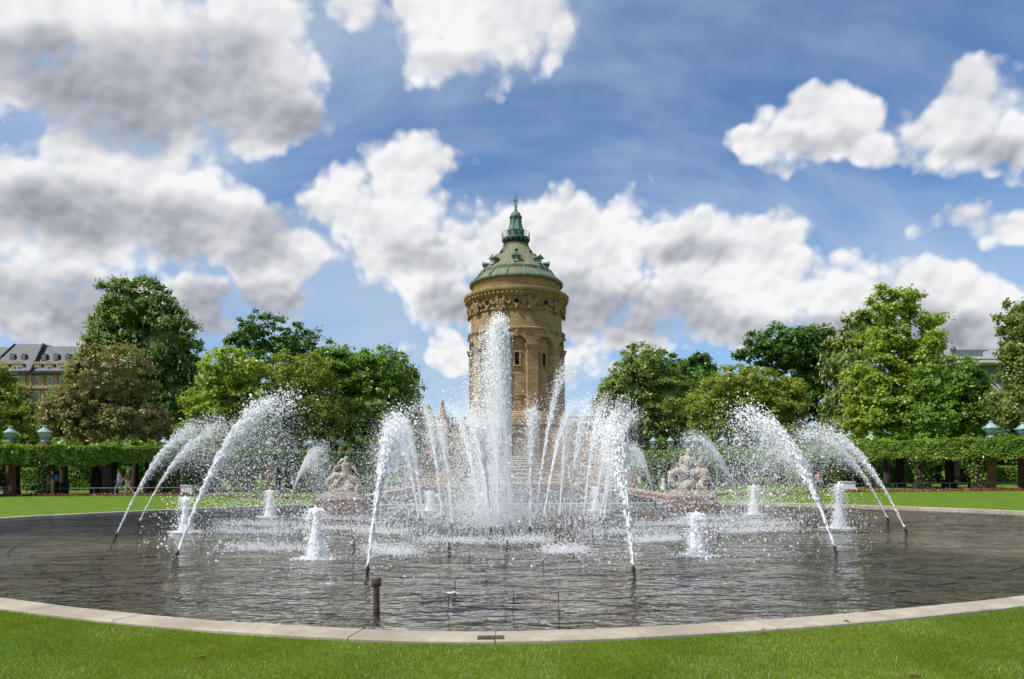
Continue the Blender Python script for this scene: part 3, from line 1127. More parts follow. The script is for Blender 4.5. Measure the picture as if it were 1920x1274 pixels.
    MB().lathe([(2.0, 50.0), (2.95, 50.0), (3.0, 50.15), (3.0, 50.45), (2.85, 50.5), (1.5, 50.52)], 32).build('gallery_floor', gc, t, True, angle=25)
    for k in range(16):
        m = MB()
        radial_box(m, 22.5 * k, 2.6, 49.82, 0.2, 0.5, 0.34)
        m.build('gallery_bracket', gc, t)
        m = MB()
        m.tube([ringpt(2.9, 22.5 * k, 50.4), ringpt(2.98, 22.5 * k, 51.5), ringpt(2.92, 22.5 * k, 51.75)], 0.055, 6)
        m.build('railing_post', gc, t)
    m = MB()
    for z in (50.95, 51.5):
        m.tube([ringpt(2.95, w, z) for w in np.linspace(0, 360, 49)], 0.045, 5)
    m.build('gallery_railing', gc, t)
    MB().lathe([(1.85, 50.4), (1.8, 50.7), (1.8, 51.9), (1.95, 52.0), (1.95, 52.2), (1.65, 52.35), (1.35, 53.2), (1.12, 54.2), (1.05, 54.9)], 8, a0=pi / 8, a1=2 * pi + pi / 8).build('lantern', gc, t)
    for k in range(8):
        m = MB()
        radial_box(m, 45 * k, 1.70, 51.3, 0.55, 0.12, 0.85)
        m.build('lantern_opening', MAT['dark_void'], t)
        m = MB()
        m.tube([ringpt(1.55, 45 * k + 22.5, 52.3), ringpt(1.28, 45 * k + 22.5, 53.4), ringpt(1.14, 45 * k + 22.5, 54.9)], [0.17, 0.13, 0.12], 7)
        m.build('lantern_buttress', gc, t)
    MB().lathe([(1.0, 54.8), (1.3, 54.85), (1.36, 55.0), (1.36, 55.15), (1.15, 55.2), (1.1, 55.45), (0.98, 55.8), (0.72, 56.12), (0.45, 56.3), (0.34, 56.45), (0.34, 56.7)], 32).build('cupola', gc, t, True, angle=30)
    m = MB()
    z0 = 56.6
    P = lambda x, y, z: (x, y, z0 + z)
    m.ball(P(0, 0, 0.12), 0.34, 10, 7)
    capsule(m, P(0.05, 0, 0.3), P(0.10, -0.05, 0.95), 0.15, 0.17)
    capsule(m, P(0.10, -0.05, 0.95), P(-0.02, 0, 1.55), 0.18, 0.22)
    capsule(m, P(-0.1, 0.1, 0.35), P(-0.12, 0, 0.95), 0.13, 0.16)
    capsule(m, P(-0.12, 0, 0.95), P(-0.05, 0, 1.5), 0.16, 0.2)
    capsule(m, P(0, 0, 1.5), P(0.02, 0, 2.15), 0.24, 0.28)
    capsule(m, P(-0.25, 0, 2.2), P(0.27, 0, 2.15), 0.13, 0.13)
    capsule(m, P(0.02, 0, 2.2), P(0.05, -0.03, 2.45), 0.1, 0.1)
    m.ball(P(0.06, -0.04, 2.62), 0.19, 8, 6)
    capsule(m, P(0.30, 0, 2.15), P(0.48, -0.12, 1.7), 0.09, 0.08)
    capsule(m, P(0.48, -0.12, 1.7), P(0.62, -0.2, 1.15), 0.08, 0.06)
    capsule(m, P(-0.28, 0, 2.2), P(-0.46, -0.1, 1.85), 0.09, 0.08)
    capsule(m, P(-0.46, -0.1, 1.85), P(-0.42, -0.2, 2.35), 0.08, 0.06)
    capsule(m, P(-0.1, 0.12, 0.4), P(0.45, 0.15, 0.75), 0.15, 0.07)
    st = fuse('roof_statue', m, 0.055, MAT['statue_copper'], t, 3)
    m = MB()
    m.tube([P(-0.42, -0.22, 1.2), P(0.02, -0.2, 2.9), P(0.16, -0.2, 3.35)], 0.028, 5)
    for dx in (-0.14, 0, 0.14):
        m.tube([P(0.06 + dx * .2, -0.2, 2.98), P(0.09 + dx, -0.2, 3.08), P(0.17 + dx, -0.2, 3.38)], 0.022, 5)
    m.build('trident', MAT['statue_copper'], st)


build_tower()


# ------------------------------------------------------------------ terrace and cascade below the tower
def build_terrace():
    st, tr = MAT['terrace_stone'], MAT['tower_trim']
    t = thing('tower_terrace', 'broad stone terrace with a parapet at the foot of the tower', 'terrace', (1.15, 122.0, 0))
    MB().prism([(-17.5, 50), (-17.5, 4), (-15, 0), (-8.5, 0), (-7.5, -3.5), (7.5, -3.5), (8.5, 0), (15, 0), (17.5, 4), (17.5, 50)], -1, 9.3).build('terrace_block', st, t)
    MB().prism([(-17.9, 50), (-17.9, 3.8), (-15.2, -0.4), (-8.8, -0.4), (-7.8, -3.9), (7.8, -3.9), (8.8, -0.4), (15.2, -0.4), (17.9, 3.8), (17.9, 50)], 9.31, 9.75).build('terrace_cornice', tr, t)
    # balustrade of single balusters between posts
    segs = [((-17.3, 3.9), (-15.0, 0.2)), ((-15, 0.2), (-8.6, 0.2)), ((-7.4, -3.2), (7.4, -3.2)), ((8.6, 0.2), (15, 0.2)), ((15.0, 0.2), (17.3, 3.9))]
    for (x0, y0), (x1, y1) in segs:
        L = math.hypot(x1 - x0, y1 - y0)
        n = int(L / 0.55)
        ang = atan2(y1 - y0, x1 - x0)
        MB().box(((x0 + x1) / 2, (y0 + y1) / 2, 10.85), (L, 0.45, 0.22), ang).build('parapet_rail', tr, t)
        for i in range(n):
            q = (i + 0.5) / n
            MB().lathe([(0.09, 9.74), (0.16, 10.05), (0.08, 10.45), (0.12, 10.75)], 6, (x0 + (x1 - x0) * q, y0 + (y1 - y0) * q, 0)).build('baluster', tr, t)
    for x, y in ((-17.3, 3.9), (-15, 0.2), (-8.6, 0.2), (-7.4, -3.2), (7.4, -3.2), (8.6, 0.2), (15, 0.2), (17.3, 3.9)):
        MB().box((x, y, 10.35), (0.95, 0.95, 1.24)).build('parapet_post', tr, t)
    # niches in the front wall
    for x in (-12, -4.8, 0, 4.8, 12):
        y = -3.5 if abs(x) < 7 else 0.0
        m = MB()
        for s in (-1, 1): m.box((x + s * 1.35, y - 0.12, 4.4), (0.5, 0.3, 7.0))
        m.box((x, y - 0.14, 8.1), (3.4, 0.34, 0.6))
        nb = m.build('niche', tr, t)
        m = MB()
        m.prism([(x - 1.1, y - 0.03), (x + 1.1, y - 0.03), (x + 1.1, y - 0.01), (x - 1.1, y - 0.01)], 1.0, 7.8)
        m.build('niche_back', MAT['terrace_stone'], nb)
    for nm, x, y in (('left', -13.3, -0.6), ('right', 15.6, -0.4)):
        f = thing('terrace_obelisk', 'small stone obelisk finial on the %s corner of the tower terrace' % nm, 'obelisk', (x + 1.15, 122 + y - 1.2, 0), group='terrace obelisks')
        MB().box((0, 0, 5.2), (2.2, 2.2, 10.6)).build('pedestal', st, f)
        MB().lathe([(1.25, 10.5), (1.3, 10.75), (0.9, 11.0), (0.75, 11.6), (0.42, 12.5), (0.34, 12.6), (0.38, 12.8), (0.2, 13.0)], 8).build('shaft', tr, f)
        m = MB()
        m.ball((0, 0, 13.3), 0.34, 10, 7)
        m.ball((0, 0, 13.72), 0.15, 8, 6)
        m.build('finial', tr, f, True)
    # cascade of shallow stone steps with water
    c = thing('cascade', 'stepped stone cascade between the basin channel and the tower', 'cascade', (0.6, CH_END, 0))
    for i in range(9):
        y0 = 1.0 + i * 5.6
        h = 0.3 + i * 0.42
        MB().box((0, y0 + 2.8, h / 2 - 0.9), (11.0, 5.59, h + 1.8)).build('cascade_step', MAT['terrace_stone'], c)
        MB().box((0, y0 - 0.03, h - 0.03), (6.0, 0.05, 0.07)).build('falling_water', MAT['water_stream'], c)
    for s, nm in ((-1, 'left'), (1, 'right')):
        w = thing('stair_flight', 'sandstone stair with a stepped wall on the %s of the cascade' % nm, 'stairs', (0.6, CH_END, 0), group='stairs beside the cascade')
        for i in range(22):
            y0, h = 8 + i * 2.2, 0.15 + i * 0.40
            MB().box((s * 8.6, y0 + 1.1, h / 2 - 0.9), (4.6, 2.19, h + 1.8)).build('stair_step', MAT['terrace_stone'], w)
        for i in range(11):
            y0, h = 8 + i * 4.4, 1.25 + i * 0.80
            MB().box((s * 11.4, y0 + 2.2, h / 2 - 0.9), (0.9, 4.39, h + 1.8)).build('stair_wall', MAT['pink_sandstone'], w)


build_terrace()


# ------------------------------------------------------------------ the buildings behind the trees
def build_hotel():
    """slate-roofed block on the left; local x along its front, y back, standing at 130 m"""
    D = 130.0
    k = D / FPX
    x_of = lambda px: (px - 960) * k - 1.9
    z_of = lambda py: CAM_H + (885.5 - py) * k
    h = thing('slate_roofed_building', 'ochre stone building with a steep grey slate roof and dormers', 'building', (0, D, 0))
    xs0, xs1, xr = x_of(-160), x_of(80), x_of(260)
    ze, zr = z_of(699), z_of(639)
    MB().box(((xs0 + xs1) / 2, 7, ze / 2), (xs1 - xs0, 14, ze)).build('wall', MAT['ochre_stone'], h)
    MB().box(((xs1 + xr) / 2, 7.2, ze / 2 - 0.02), (xr - xs1, 14, ze - 0.04)).build('wall', MAT['ochre_stone'], h)
    # mansard roofs
    xa, xb = x_of(20), x_of(80)
    def roof(x0, x1, xt0, xt1, y0, zt, nm='roof'):
        m = MB()
        v = [(x0, y0 - 0.5, ze + 0.35), (x1, y0 - 0.5, ze + 0.35), (x1, y0 + 14, ze + 0.35), (x0, y0 + 14, ze + 0.35), (xt0, y0 + 3.2, zt), (xt1, y0 + 3.2, zt), (xt1, y0 + 11, zt), (xt0, y0 + 11, zt)]
        m.add(v, [(0, 1, 5, 4), (1, 2, 6, 5), (2, 3, 7, 6), (3, 0, 4, 7), (4, 5, 6, 7)])
        return m.build(nm, MAT['slate'], h)
    r1 = roof(x_of(-2), xs1 + 0.2, x_of(26), xs1 + 0.1, 0.0, zr)
    roof(xs0, x_of(15), xs0, x_of(15), 0.6, zr - 0.45)
    roof(xs1 + 0.21, xr, xs1 + 0.21, xr, 0.2, zr - 0.45)
    MB().tube([(xs1 + 0.22, -0.62, ze + 0.4), (xs1 + 0.12, 3.1, zr + 0.05)], 0.22, 6).build('roof_ridge', MAT['slate_dark'], h)
    MB().tube([(x_of(-2), -0.62, ze + 0.4), (x_of(26), 3.1, zr + 0.05)], 0.13, 6).build('roof_ridge', MAT['slate_dark'], h)
    MB().box(((xs0 + xs1) / 2, -0.35, ze + 0.05), (xs1 - xs0, 0.9, 0.55)).build('eave_cornice', MAT['slate_dark'], h)
    MB().box(((xs1 + xr) / 2 + 0.1, -0.12, ze + 0.03), (xr - xs1, 1.1, 0.5)).build('eave_cornice', MAT['slate_dark'], h)
    MB().box(((xs0 + xs1) / 2, -0.25, z_of(726)), (xs1 - xs0 + 0.2, 0.6, 0.6)).build('storey_band', MAT['ochre_trim'], h)
    MB().box(((xs1 + xr) / 2 + 0.1, -0.06, z_of(726)), (xr - xs1, 0.6, 0.55)).build('storey_band', MAT['ochre_trim'], h)
    fy = lambda px: 0.0 if px < 80 else 0.2
    # round-topped upper dormers
    for px in (-8, 36, 57.5, 95, 117.5, 140):
        x, z = x_of(px), z_of(667)
        y = fy(px) + 0.95
        m = MB()
        prof = [(-0.5, -0.65), (0.5, -0.65)] + [(0.5 * cos(w), 0.1 + 0.5 * sin(w)) for w in np.linspace(0, pi, 9)]
        n = len(prof)
        m.add([(x + a, y, z + b) for a, b in prof] + [(x + a, y + 1.8, z + b) for a, b in prof],
              [tuple(range(n))] + [(i, (i + 1) % n, n + (i + 1) % n, n + i) for i in range(n)])
        d = m.build('round_dormer', MAT['slate_dark'], h)
        MB().box((x, y - 0.02, z - 0.15), (0.6, 0.06, 0.8)).build('window_frame', MAT['window_white'], d)
        for s in (-1, 1): MB().box((x + s * 0.14, y - 0.06, z - 0.15), (0.2, 0.03, 0.66)).build('pane', MAT['window_glass'], d)
    # lower dormers with curved stone heads
    for px, w in ((-18, 1.7), (27, 1.7), (53.5, 1.9), (89, 1.25), (112, 1.25), (136, 1.25)):
        x, z = x_of(px), z_of(690)
        y = fy(px) - 0.15
        d = MB().box((x, y + 1.0, z), (w + 0.3, 2.0, 1.45)).build('stone_dormer', MAT['ochre_stone'], h)
        m = MB()
        hw = w / 2 + 0.3
        prof = [(-hw, 0)] + [(-hw + 2 * hw * i / 8, 0.12 + 0.42 * sin(pi * i / 8)) for i in range(9)] + [(hw, 0)]
        n = len(prof)
        m.add([(x + a, y - 0.12, z + 0.72 + b) for a, b in prof] + [(x + a, y + 2.2, z + 0.72 + b) for a, b in prof],
              [tuple(range(n))] + [(i, (i + 1) % n, n + (i + 1) % n, n + i) for i in range(n)])
        m.build('dormer_head', MAT['ochre_trim'], d)
        nwin = 2 if w > 1.5 else 1
        for q in range(nwin):
            xx = x + (q - (nwin - 1) / 2) * 0.86
            f = MB().box((xx, y - 0.03, z - 0.08), (0.78, 0.06, 1.1)).build('window_frame', MAT['window_white'], d)
            for s in (-1, 1): MB().box((xx + s * 0.17, y - 0.075, z - 0.08), (0.24, 0.03, 0.9)).build('pane', MAT['window_glass'], d)
    # storeys below
    for row, py, wh in ((0, 714, 1.75), (1, 745, 2.3), (2, 778, 2.3)):
        for px in (-60, -35, 10, 49, 58, 88, 113, 136):
            x, z = x_of(px), z_of(py)
            y = fy(px)
            f = MB().box((x, y - 0.02, z), (0.82, 0.16, wh)).build('window', MAT['window_white'], h)
            for s in (-1, 1): MB().box((x + s * 0.18, y - 0.115, z), (0.26, 0.03, wh - 0.25)).build('pane', MAT['window_glass'], f)
        for px in (-48, 0, 38, 67, 78.5, 82, 100, 125):
            x = x_of(px)
            MB().box((x, fy(px) - 0.10, z_of(py)), (0.34, 0.25, 2.7)).build('pilaster', MAT['ochre_trim'], h)
    # roof sign letters
    s = thing('roof_sign', 'dark rooftop sign letters above the slate roof', 'sign', (x_of(155.5), D + 4.0, zr - 0.5))
    for ch, dx in (('m', 0.0), ('a', 0.86)):
        cu = bpy.data.curves.new('letter', 'FONT')
        cu.body, cu.size, cu.extrude = ch, 1.15, 0.06
        o = bpy.data.objects.new('letter', cu)
        COL.objects.link(o)
        dg = bpy.context.evaluated_depsgraph_get()
        me = bpy.data.meshes.new_from_object(o.evaluated_get(dg))
        bpy.data.objects.remove(o, do_unlink=True)
        l = link('letter', me, MAT['slate_dark'], s)
        l.location = (dx, 0, 0.25)
        l.rotation_euler = (pi / 2, 0, 0)
    MB().box((0.9, 0.1, 0.22), (2.0, 0.08, 0.06)).build('sign_rail', MAT['slate_dark'], s)
    for q in (0.1, 0.9, 1.7): MB().box((q, 0.12, -0.1), (0.06, 0.06, 0.65)).build('sign_post', MAT['slate_dark'], s)


build_hotel()


def build_modern():
    D = 140.0
    k = D / FPX
    X = lambda px: (px - 960) * k - 0.6
    Z = lambda py: CAM_H + (874.0 - py) * k
    b = thing('grey_modern_building', 'pale grey modern building with stepped flat roofs and a glass slope', 'building', (0, D, 0))
    m = MB()
    m.prism([(X(1801), 6), (X(1823), 3), (X(1869), 3), (X(1872), 14), (X(1801), 14)], Z(672), Z(652.5))
    p = m.build('penthouse', MAT['grey_panel'], b)
    for i in range(9):
        MB().box((X(1825 + i * 5.2), 2.97, (Z(671) + Z(654)) / 2), (0.05, 0.05, Z(654) - Z(671))).build('panel_joint', MAT['glass_roof'], p)
    MB().box((X(1848), 8, Z(652)), (X(1880) - X(1816), 11, 0.14)).build('flat_roof', MAT['grey_panel'], b)
    MB().box((X(1840), 4, Z(673.5)), (X(1900) - X(1780), 12, 0.5)).build('roof_edge', MAT['white_paint'], b)
    MB().box((X(1845), 4.4, Z(676.5)), (X(1896) - X(1794), 11, 0.35)).build('window_band', MAT['window_glass'], b)
    MB().box((X(1850), 3.6, Z(681)), (X(1910) - X(1790), 12, 0.55)).build('roof_edge', MAT['white_paint'], b)
    MB().box((X(1850), 9, Z(770) / 2 + 5), (X(1920) - X(1780), 8, Z(690))).build('wall', MAT['grey_panel'], b)
    # sloping glass front of single panes with white bars
    n, rows = 8, 5
    for i in range(n):
        for j in range(rows):
            x0, x1 = X(1800 + i * 12), X(1800 + i * 12 + 11.4)
            q0, q1 = j / rows, (j + 0.95) / rows
            z0, z1 = Z(682) + (Z(760) - Z(682)) * q0, Z(682) + (Z(760) - Z(682)) * q1
            y0, y1 = 2.0 - 5 * q0, 2.0 - 5 * q1
            MB().add([(x0, y0, z0), (x1, y0, z0), (x1, y1, z1), (x0, y1, z1), (x0, y0 + .1, z0), (x1, y0 + .1, z0), (x1, y1 + .1, z1), (x0, y1 + .1, z1)],
                     [(0, 1, 2, 3), (7, 6, 5, 4), (0, 4, 5, 1), (1, 5, 6, 2), (2, 6, 7, 3), (3, 7, 4, 0)]).build('glass_pane', MAT['glass_roof'], b)
    for q in (0.0, 0.45, 1.0):
        MB().tube([(X(1838 + 8 * q), 1.6, Z(682)), (X(1862 + 26 * q), -3.2, Z(757))], 0.13, 5).build('glazing_bar', MAT['white_paint'], b)
    MB().box((X(1811), 2.9, Z(663)), (0.3, 0.3, Z(657) - Z(672))).build('roof_mast', MAT['railing_metal'], b)
    MB().lathe([(0.15, 0), (0.35, 0.5), (0.6, 1.0), (0.5, 1.3)], 10, (X(1811), 2.9, Z(659.5))).build('mast_head', MAT['railing_metal'], b)


build_modern()
# ------------------------------------------------------------------ foliage
mat_leaf('leaf_chestnut', (0.096, 0.204, 0.032), (0.213, 0.342, 0.056), patch=0.25)
mat_leaf('leaf_bronze', (0.244, 0.228, 0.081), (0.382, 0.362, 0.132), var=0.45, trans=0.25, patch=0.35)
mat_leaf('leaf_olive', (0.221, 0.310, 0.032), (0.362, 0.451, 0.053), var=0.35, patch=0.45)
mat_leaf('leaf_bright', (0.265, 0.409, 0.044), (0.429, 0.572, 0.079), var=0.30, trans=0.45)
mat_leaf('leaf_mid', (0.126, 0.262, 0.027), (0.240, 0.397, 0.044), var=0.35)
mat_leaf('leaf_deep', (0.071, 0.172, 0.023), (0.151, 0.291, 0.040), var=0.35)
mat_leaf('leaf_linden', (0.156, 0.263, 0.048), (0.297, 0.402, 0.079), var=0.35)
mat_leaf('leaf_pale', (0.190, 0.280, 0.063), (0.303, 0.386, 0.099), var=0.35)
mat_leaf('leaf_hedge', (0.125, 0.259, 0.026), (0.281, 0.423, 0.044), var=0.35, patch=0.35)
mat_leaf('leaf_topiary', (0.054, 0.112, 0.025), (0.100, 0.164, 0.036), var=0.35)
mat_leaf('blossom', (0.600, 0.540, 0.380), (0.744, 0.672, 0.506), var=0.15, trans=0.3, patch=0.1)
mat_leaf('flower_red', (0.150, 0.045, 0.030), (0.230, 0.100, 0.050), var=0.5, trans=0.2, patch=0.6)
mat_plain('pillar_stone', (0.27, 0.145, 0.095), 0.9, 0.35, 1.6, bump=0.4, fine=0.3)
mat_plain('hedge_core', (0.012, 0.022, 0.006), 0.95, 0.4, 2.0, spec=0.05)  # near-black green: the shade among leaves painted into solid cores


def unit(n):
    v = RNG.normal(size=(n, 3))
    return v / np.linalg.norm(v, axis=1)[:, None]


def leaf_quads(C, N, size, fold=0.25, asp=0.62):
    """diamond leaves at C facing N (roughly), sizes in metres"""
    n = len(C)
    r = unit(n)
    A = np.cross(N, r)
    A /= np.linalg.norm(A, axis=1)[:, None] + 1e-9
    B = np.cross(N, A)
    s = np.asarray(size)[:, None] if hasattr(size, '__len__') else size
    V = np.empty((n, 4, 3), np.float32)
    V[:, 0] = C - A * s * 0.5
    V[:, 1] = C + B * s * asp * 0.5 + N * s * fold * 0.3
    V[:, 2] = C + A * s * 0.5 - N * s * fold * 0.25
    V[:, 3] = C - B * s * asp * 0.5 + N * s * fold * 0.3
    return V


def lumps(D, seed, k=3.0):
    """uneven outline: low-frequency factor over directions"""
    r = np.random.default_rng(seed)
    f = np.ones(len(D))
    for _ in range(7):
        a = r.normal(size=3)
        a /= np.linalg.norm(a)
        f += 0.055 * np.sin(D @ a * r.uniform(2, 2 + k * 1.6) + r.uniform(0, 6.3))
    return f


NLEAF = [0]


def crown(lobes, d, mat, leaf, dens, parent, origin, airy=0.0, droop=0.0, seed=1, blossom=0.0, name='crown', clump=0.55, zmin=2.0, core=0.60):
    """lobes (px, py, rx, ry[, depth offset]) at distance d; leaves gathered in clumps near each lobe's surface"""
    out, flo = [], []
    k = d / FPX
    tot = len(lobes)
    for li, L in enumerate(lobes):
        c = np.array(atd(L[0], L[1], d + (L[4] if len(L) > 4 else 0.0)))
        R = np.array([L[2] * k, (L[2] * 0.55 + L[3] * 0.35) * k, L[3] * k])
        area = 4 * pi * ((R[0] * R[1]) ** 1.6 / 3 + (R[0] * R[2]) ** 1.6 / 3 + (R[1] * R[2]) ** 1.6 / 3) ** (1 / 1.6)
        nc = int(area * dens / (clump * clump * 3.0))
        D = unit(nc)
        keep = (D[:, 1] < 0.35) | (RNG.random(nc) < 0.35)
        D = D[keep]
        nc = len(D)
        rad = np.where(RNG.random(nc) < 0.72, RNG.uniform(0.84, 1.03, nc), RNG.uniform(0.45, 0.85, nc)) * lumps(D, seed * 31 + li)
        if airy:
            rad *= RNG.uniform(1 - airy, 1 + airy * 0.6, nc)
        CC = c + D * R * rad[:, None]
        leaf_ = leaf * 1.22
        per = max(4, int(clump * clump * 21.0 / (leaf_ * leaf_)))
        n = nc * per
        idx = np.repeat(np.arange(nc), per)
        cs = clump * RNG.uniform(0.6, 1.25, nc)
        off = RNG.normal(size=(n, 3)) * np.array([0.5, 0.5, 0.33]) * cs[idx][:, None]
        P = CC[idx] + off
        P[:, 2] -= droop * np.abs(RNG.normal(size=n)) * cs[idx]
        Nn = D[idx] * 0.55 + unit(n) * 0.75 + np.array([0, -0.1, 0.55 - droop * 0.5])
        Nn /= np.linalg.norm(Nn, axis=1)[:, None]
        sz = leaf_ * RNG.uniform(0.65, 1.3, n)
        if core:
            bm_ = MB().ball((0, 0, 0), 1.0, 18, 12)
            B_ = np.array(bm_.v)
            B_ = c + B_ * R * (core * lumps(B_, seed * 31 + li) + RNG.uniform(-0.13, 0.13, len(B_)))[:, None]
            B_[:, 2] = np.maximum(B_[:, 2], zmin)
            bm_.v = [tuple(q) for q in B_ - np.array(origin)]
            bm_.build('inner_foliage', mat, parent)
        ok = P[:, 2] > zmin
        out.append(leaf_quads(P[ok], Nn[ok], sz[ok]))
        if blossom:
            nb = int(nc * blossom)
            pick = RNG.integers(0, nc, nb)
            pb = CC[pick] + D[pick] * 0.35 + RNG.normal(size=(nb, 3)) * clump * 0.5
            for s in range(2):
                a = RNG.uniform(0, 2 * pi, nb)
                w, h = 0.10, 0.26
                dx = np.c_[np.cos(a) * w, np.sin(a) * w, np.zeros(nb)]
                V = np.empty((nb, 4, 3), np.float32)
                V[:, 0] = pb - np.array([0, 0, h])
                V[:, 1] = pb + dx - np.array([0, 0, h * .4])
                V[:, 2] = pb + np.array([0, 0, h])
                V[:, 3] = pb - dx - np.array([0, 0, h * .4])
                flo.append(V)
    V = np.concatenate(out) - np.array(origin, np.float32)
    NLEAF[0] += len(V)
    o = soup(name, V, 4, mat, parent)
    if flo:
        F = np.concatenate(flo) - np.array(origin, np.float32)
        soup('blossoms', F, 4, MAT['blossom'], parent)
    return o


def limb_path(p0, p1, bend, rr):
    p0, p1 = Vector(p0), Vector(p1)
    pts = []
    side = Vector((rr.uniform(-1, 1), rr.uniform(-1, 1), 0)) * bend
    for i in range(6):
        t = i / 5
        p = p0.lerp(p1, t) + side * sin(pi * t) + Vector((0, 0, sin(pi * t) * bend * 0.5))
        pts.append(p)
    return pts


def tree(name, label, d, lobes, mat, trunk_px, leaf=0.32, dens=1.0, airy=0.0, droop=0.0, seed=1, blossom=0.0, trunk_r=0.35, bark='bark', clump=0.6, group='park trees behind the pergola', nlimb=2):
    x = ray(trunk_px, 900).x * d
    o = Vector((x, d, float(ground_z(np.array([x]), np.array([d]))[0])))
    t = thing(name, label, 'tree', o, group=group)
    rr = random.Random(seed)
    k = d / FPX
    crown(lobes, d, MAT[mat], leaf, dens, t, o, airy, droop, seed, blossom, clump=clump, core=0.0 if airy > 0.2 else (0.42 if airy > 0.05 else 0.60))
    cs = [atd(L[0], L[1], d + (L[4] if len(L) > 4 else 0.0)) for L in lobes]
    ztop = max(c.z for c in cs)
    zlow = min(c.z - L[3] * k * 0.3 for c, L in zip(cs, lobes))
    fork = Vector((x + rr.uniform(-.4, .4), d, max(2.6, min(zlow, ztop * 0.45))))
    m = MB()
    pts = [Vector((0, 0, -0.2)), Vector((0.05, 0, 0.3)), Vector(((fork.x - x) * .5, 0, (fork.z - o.z) * 0.5)), fork - o]
    m.tube(pts, [trunk_r * 1.5, trunk_r * 1.1, trunk_r * 0.9, trunk_r * 0.75], 9)
    m.build('trunk', MAT[bark], t, True)
    for c, L in zip(cs, lobes):
        tip = c - o
        lp = limb_path(fork - o, tip, 0.5, rr)
        r0 = trunk_r * 0.6 * min(1.0, 0.15 + L[2] / 60)
        MB().tube(lp, [r0 * (1 - 0.75 * i / 5) for i in range(6)], 6).build('limb', MAT[bark], t, True)
        for q in range(nlimb):
            w = Vector((rr.uniform(-1, 1) * L[2] * k * .8, rr.uniform(-1, .4) * L[2] * k * .6, rr.uniform(-0.3, 0.85) * L[3] * k))
            bp = limb_path(lp[3], tip + w, 0.4, rr)
            MB().tube(bp, [r0 * 0.42 * (1 - 0.8 * i / 5) + 0.012 for i in range(6)], 5).build('branch', MAT[bark], t, True)
    return t


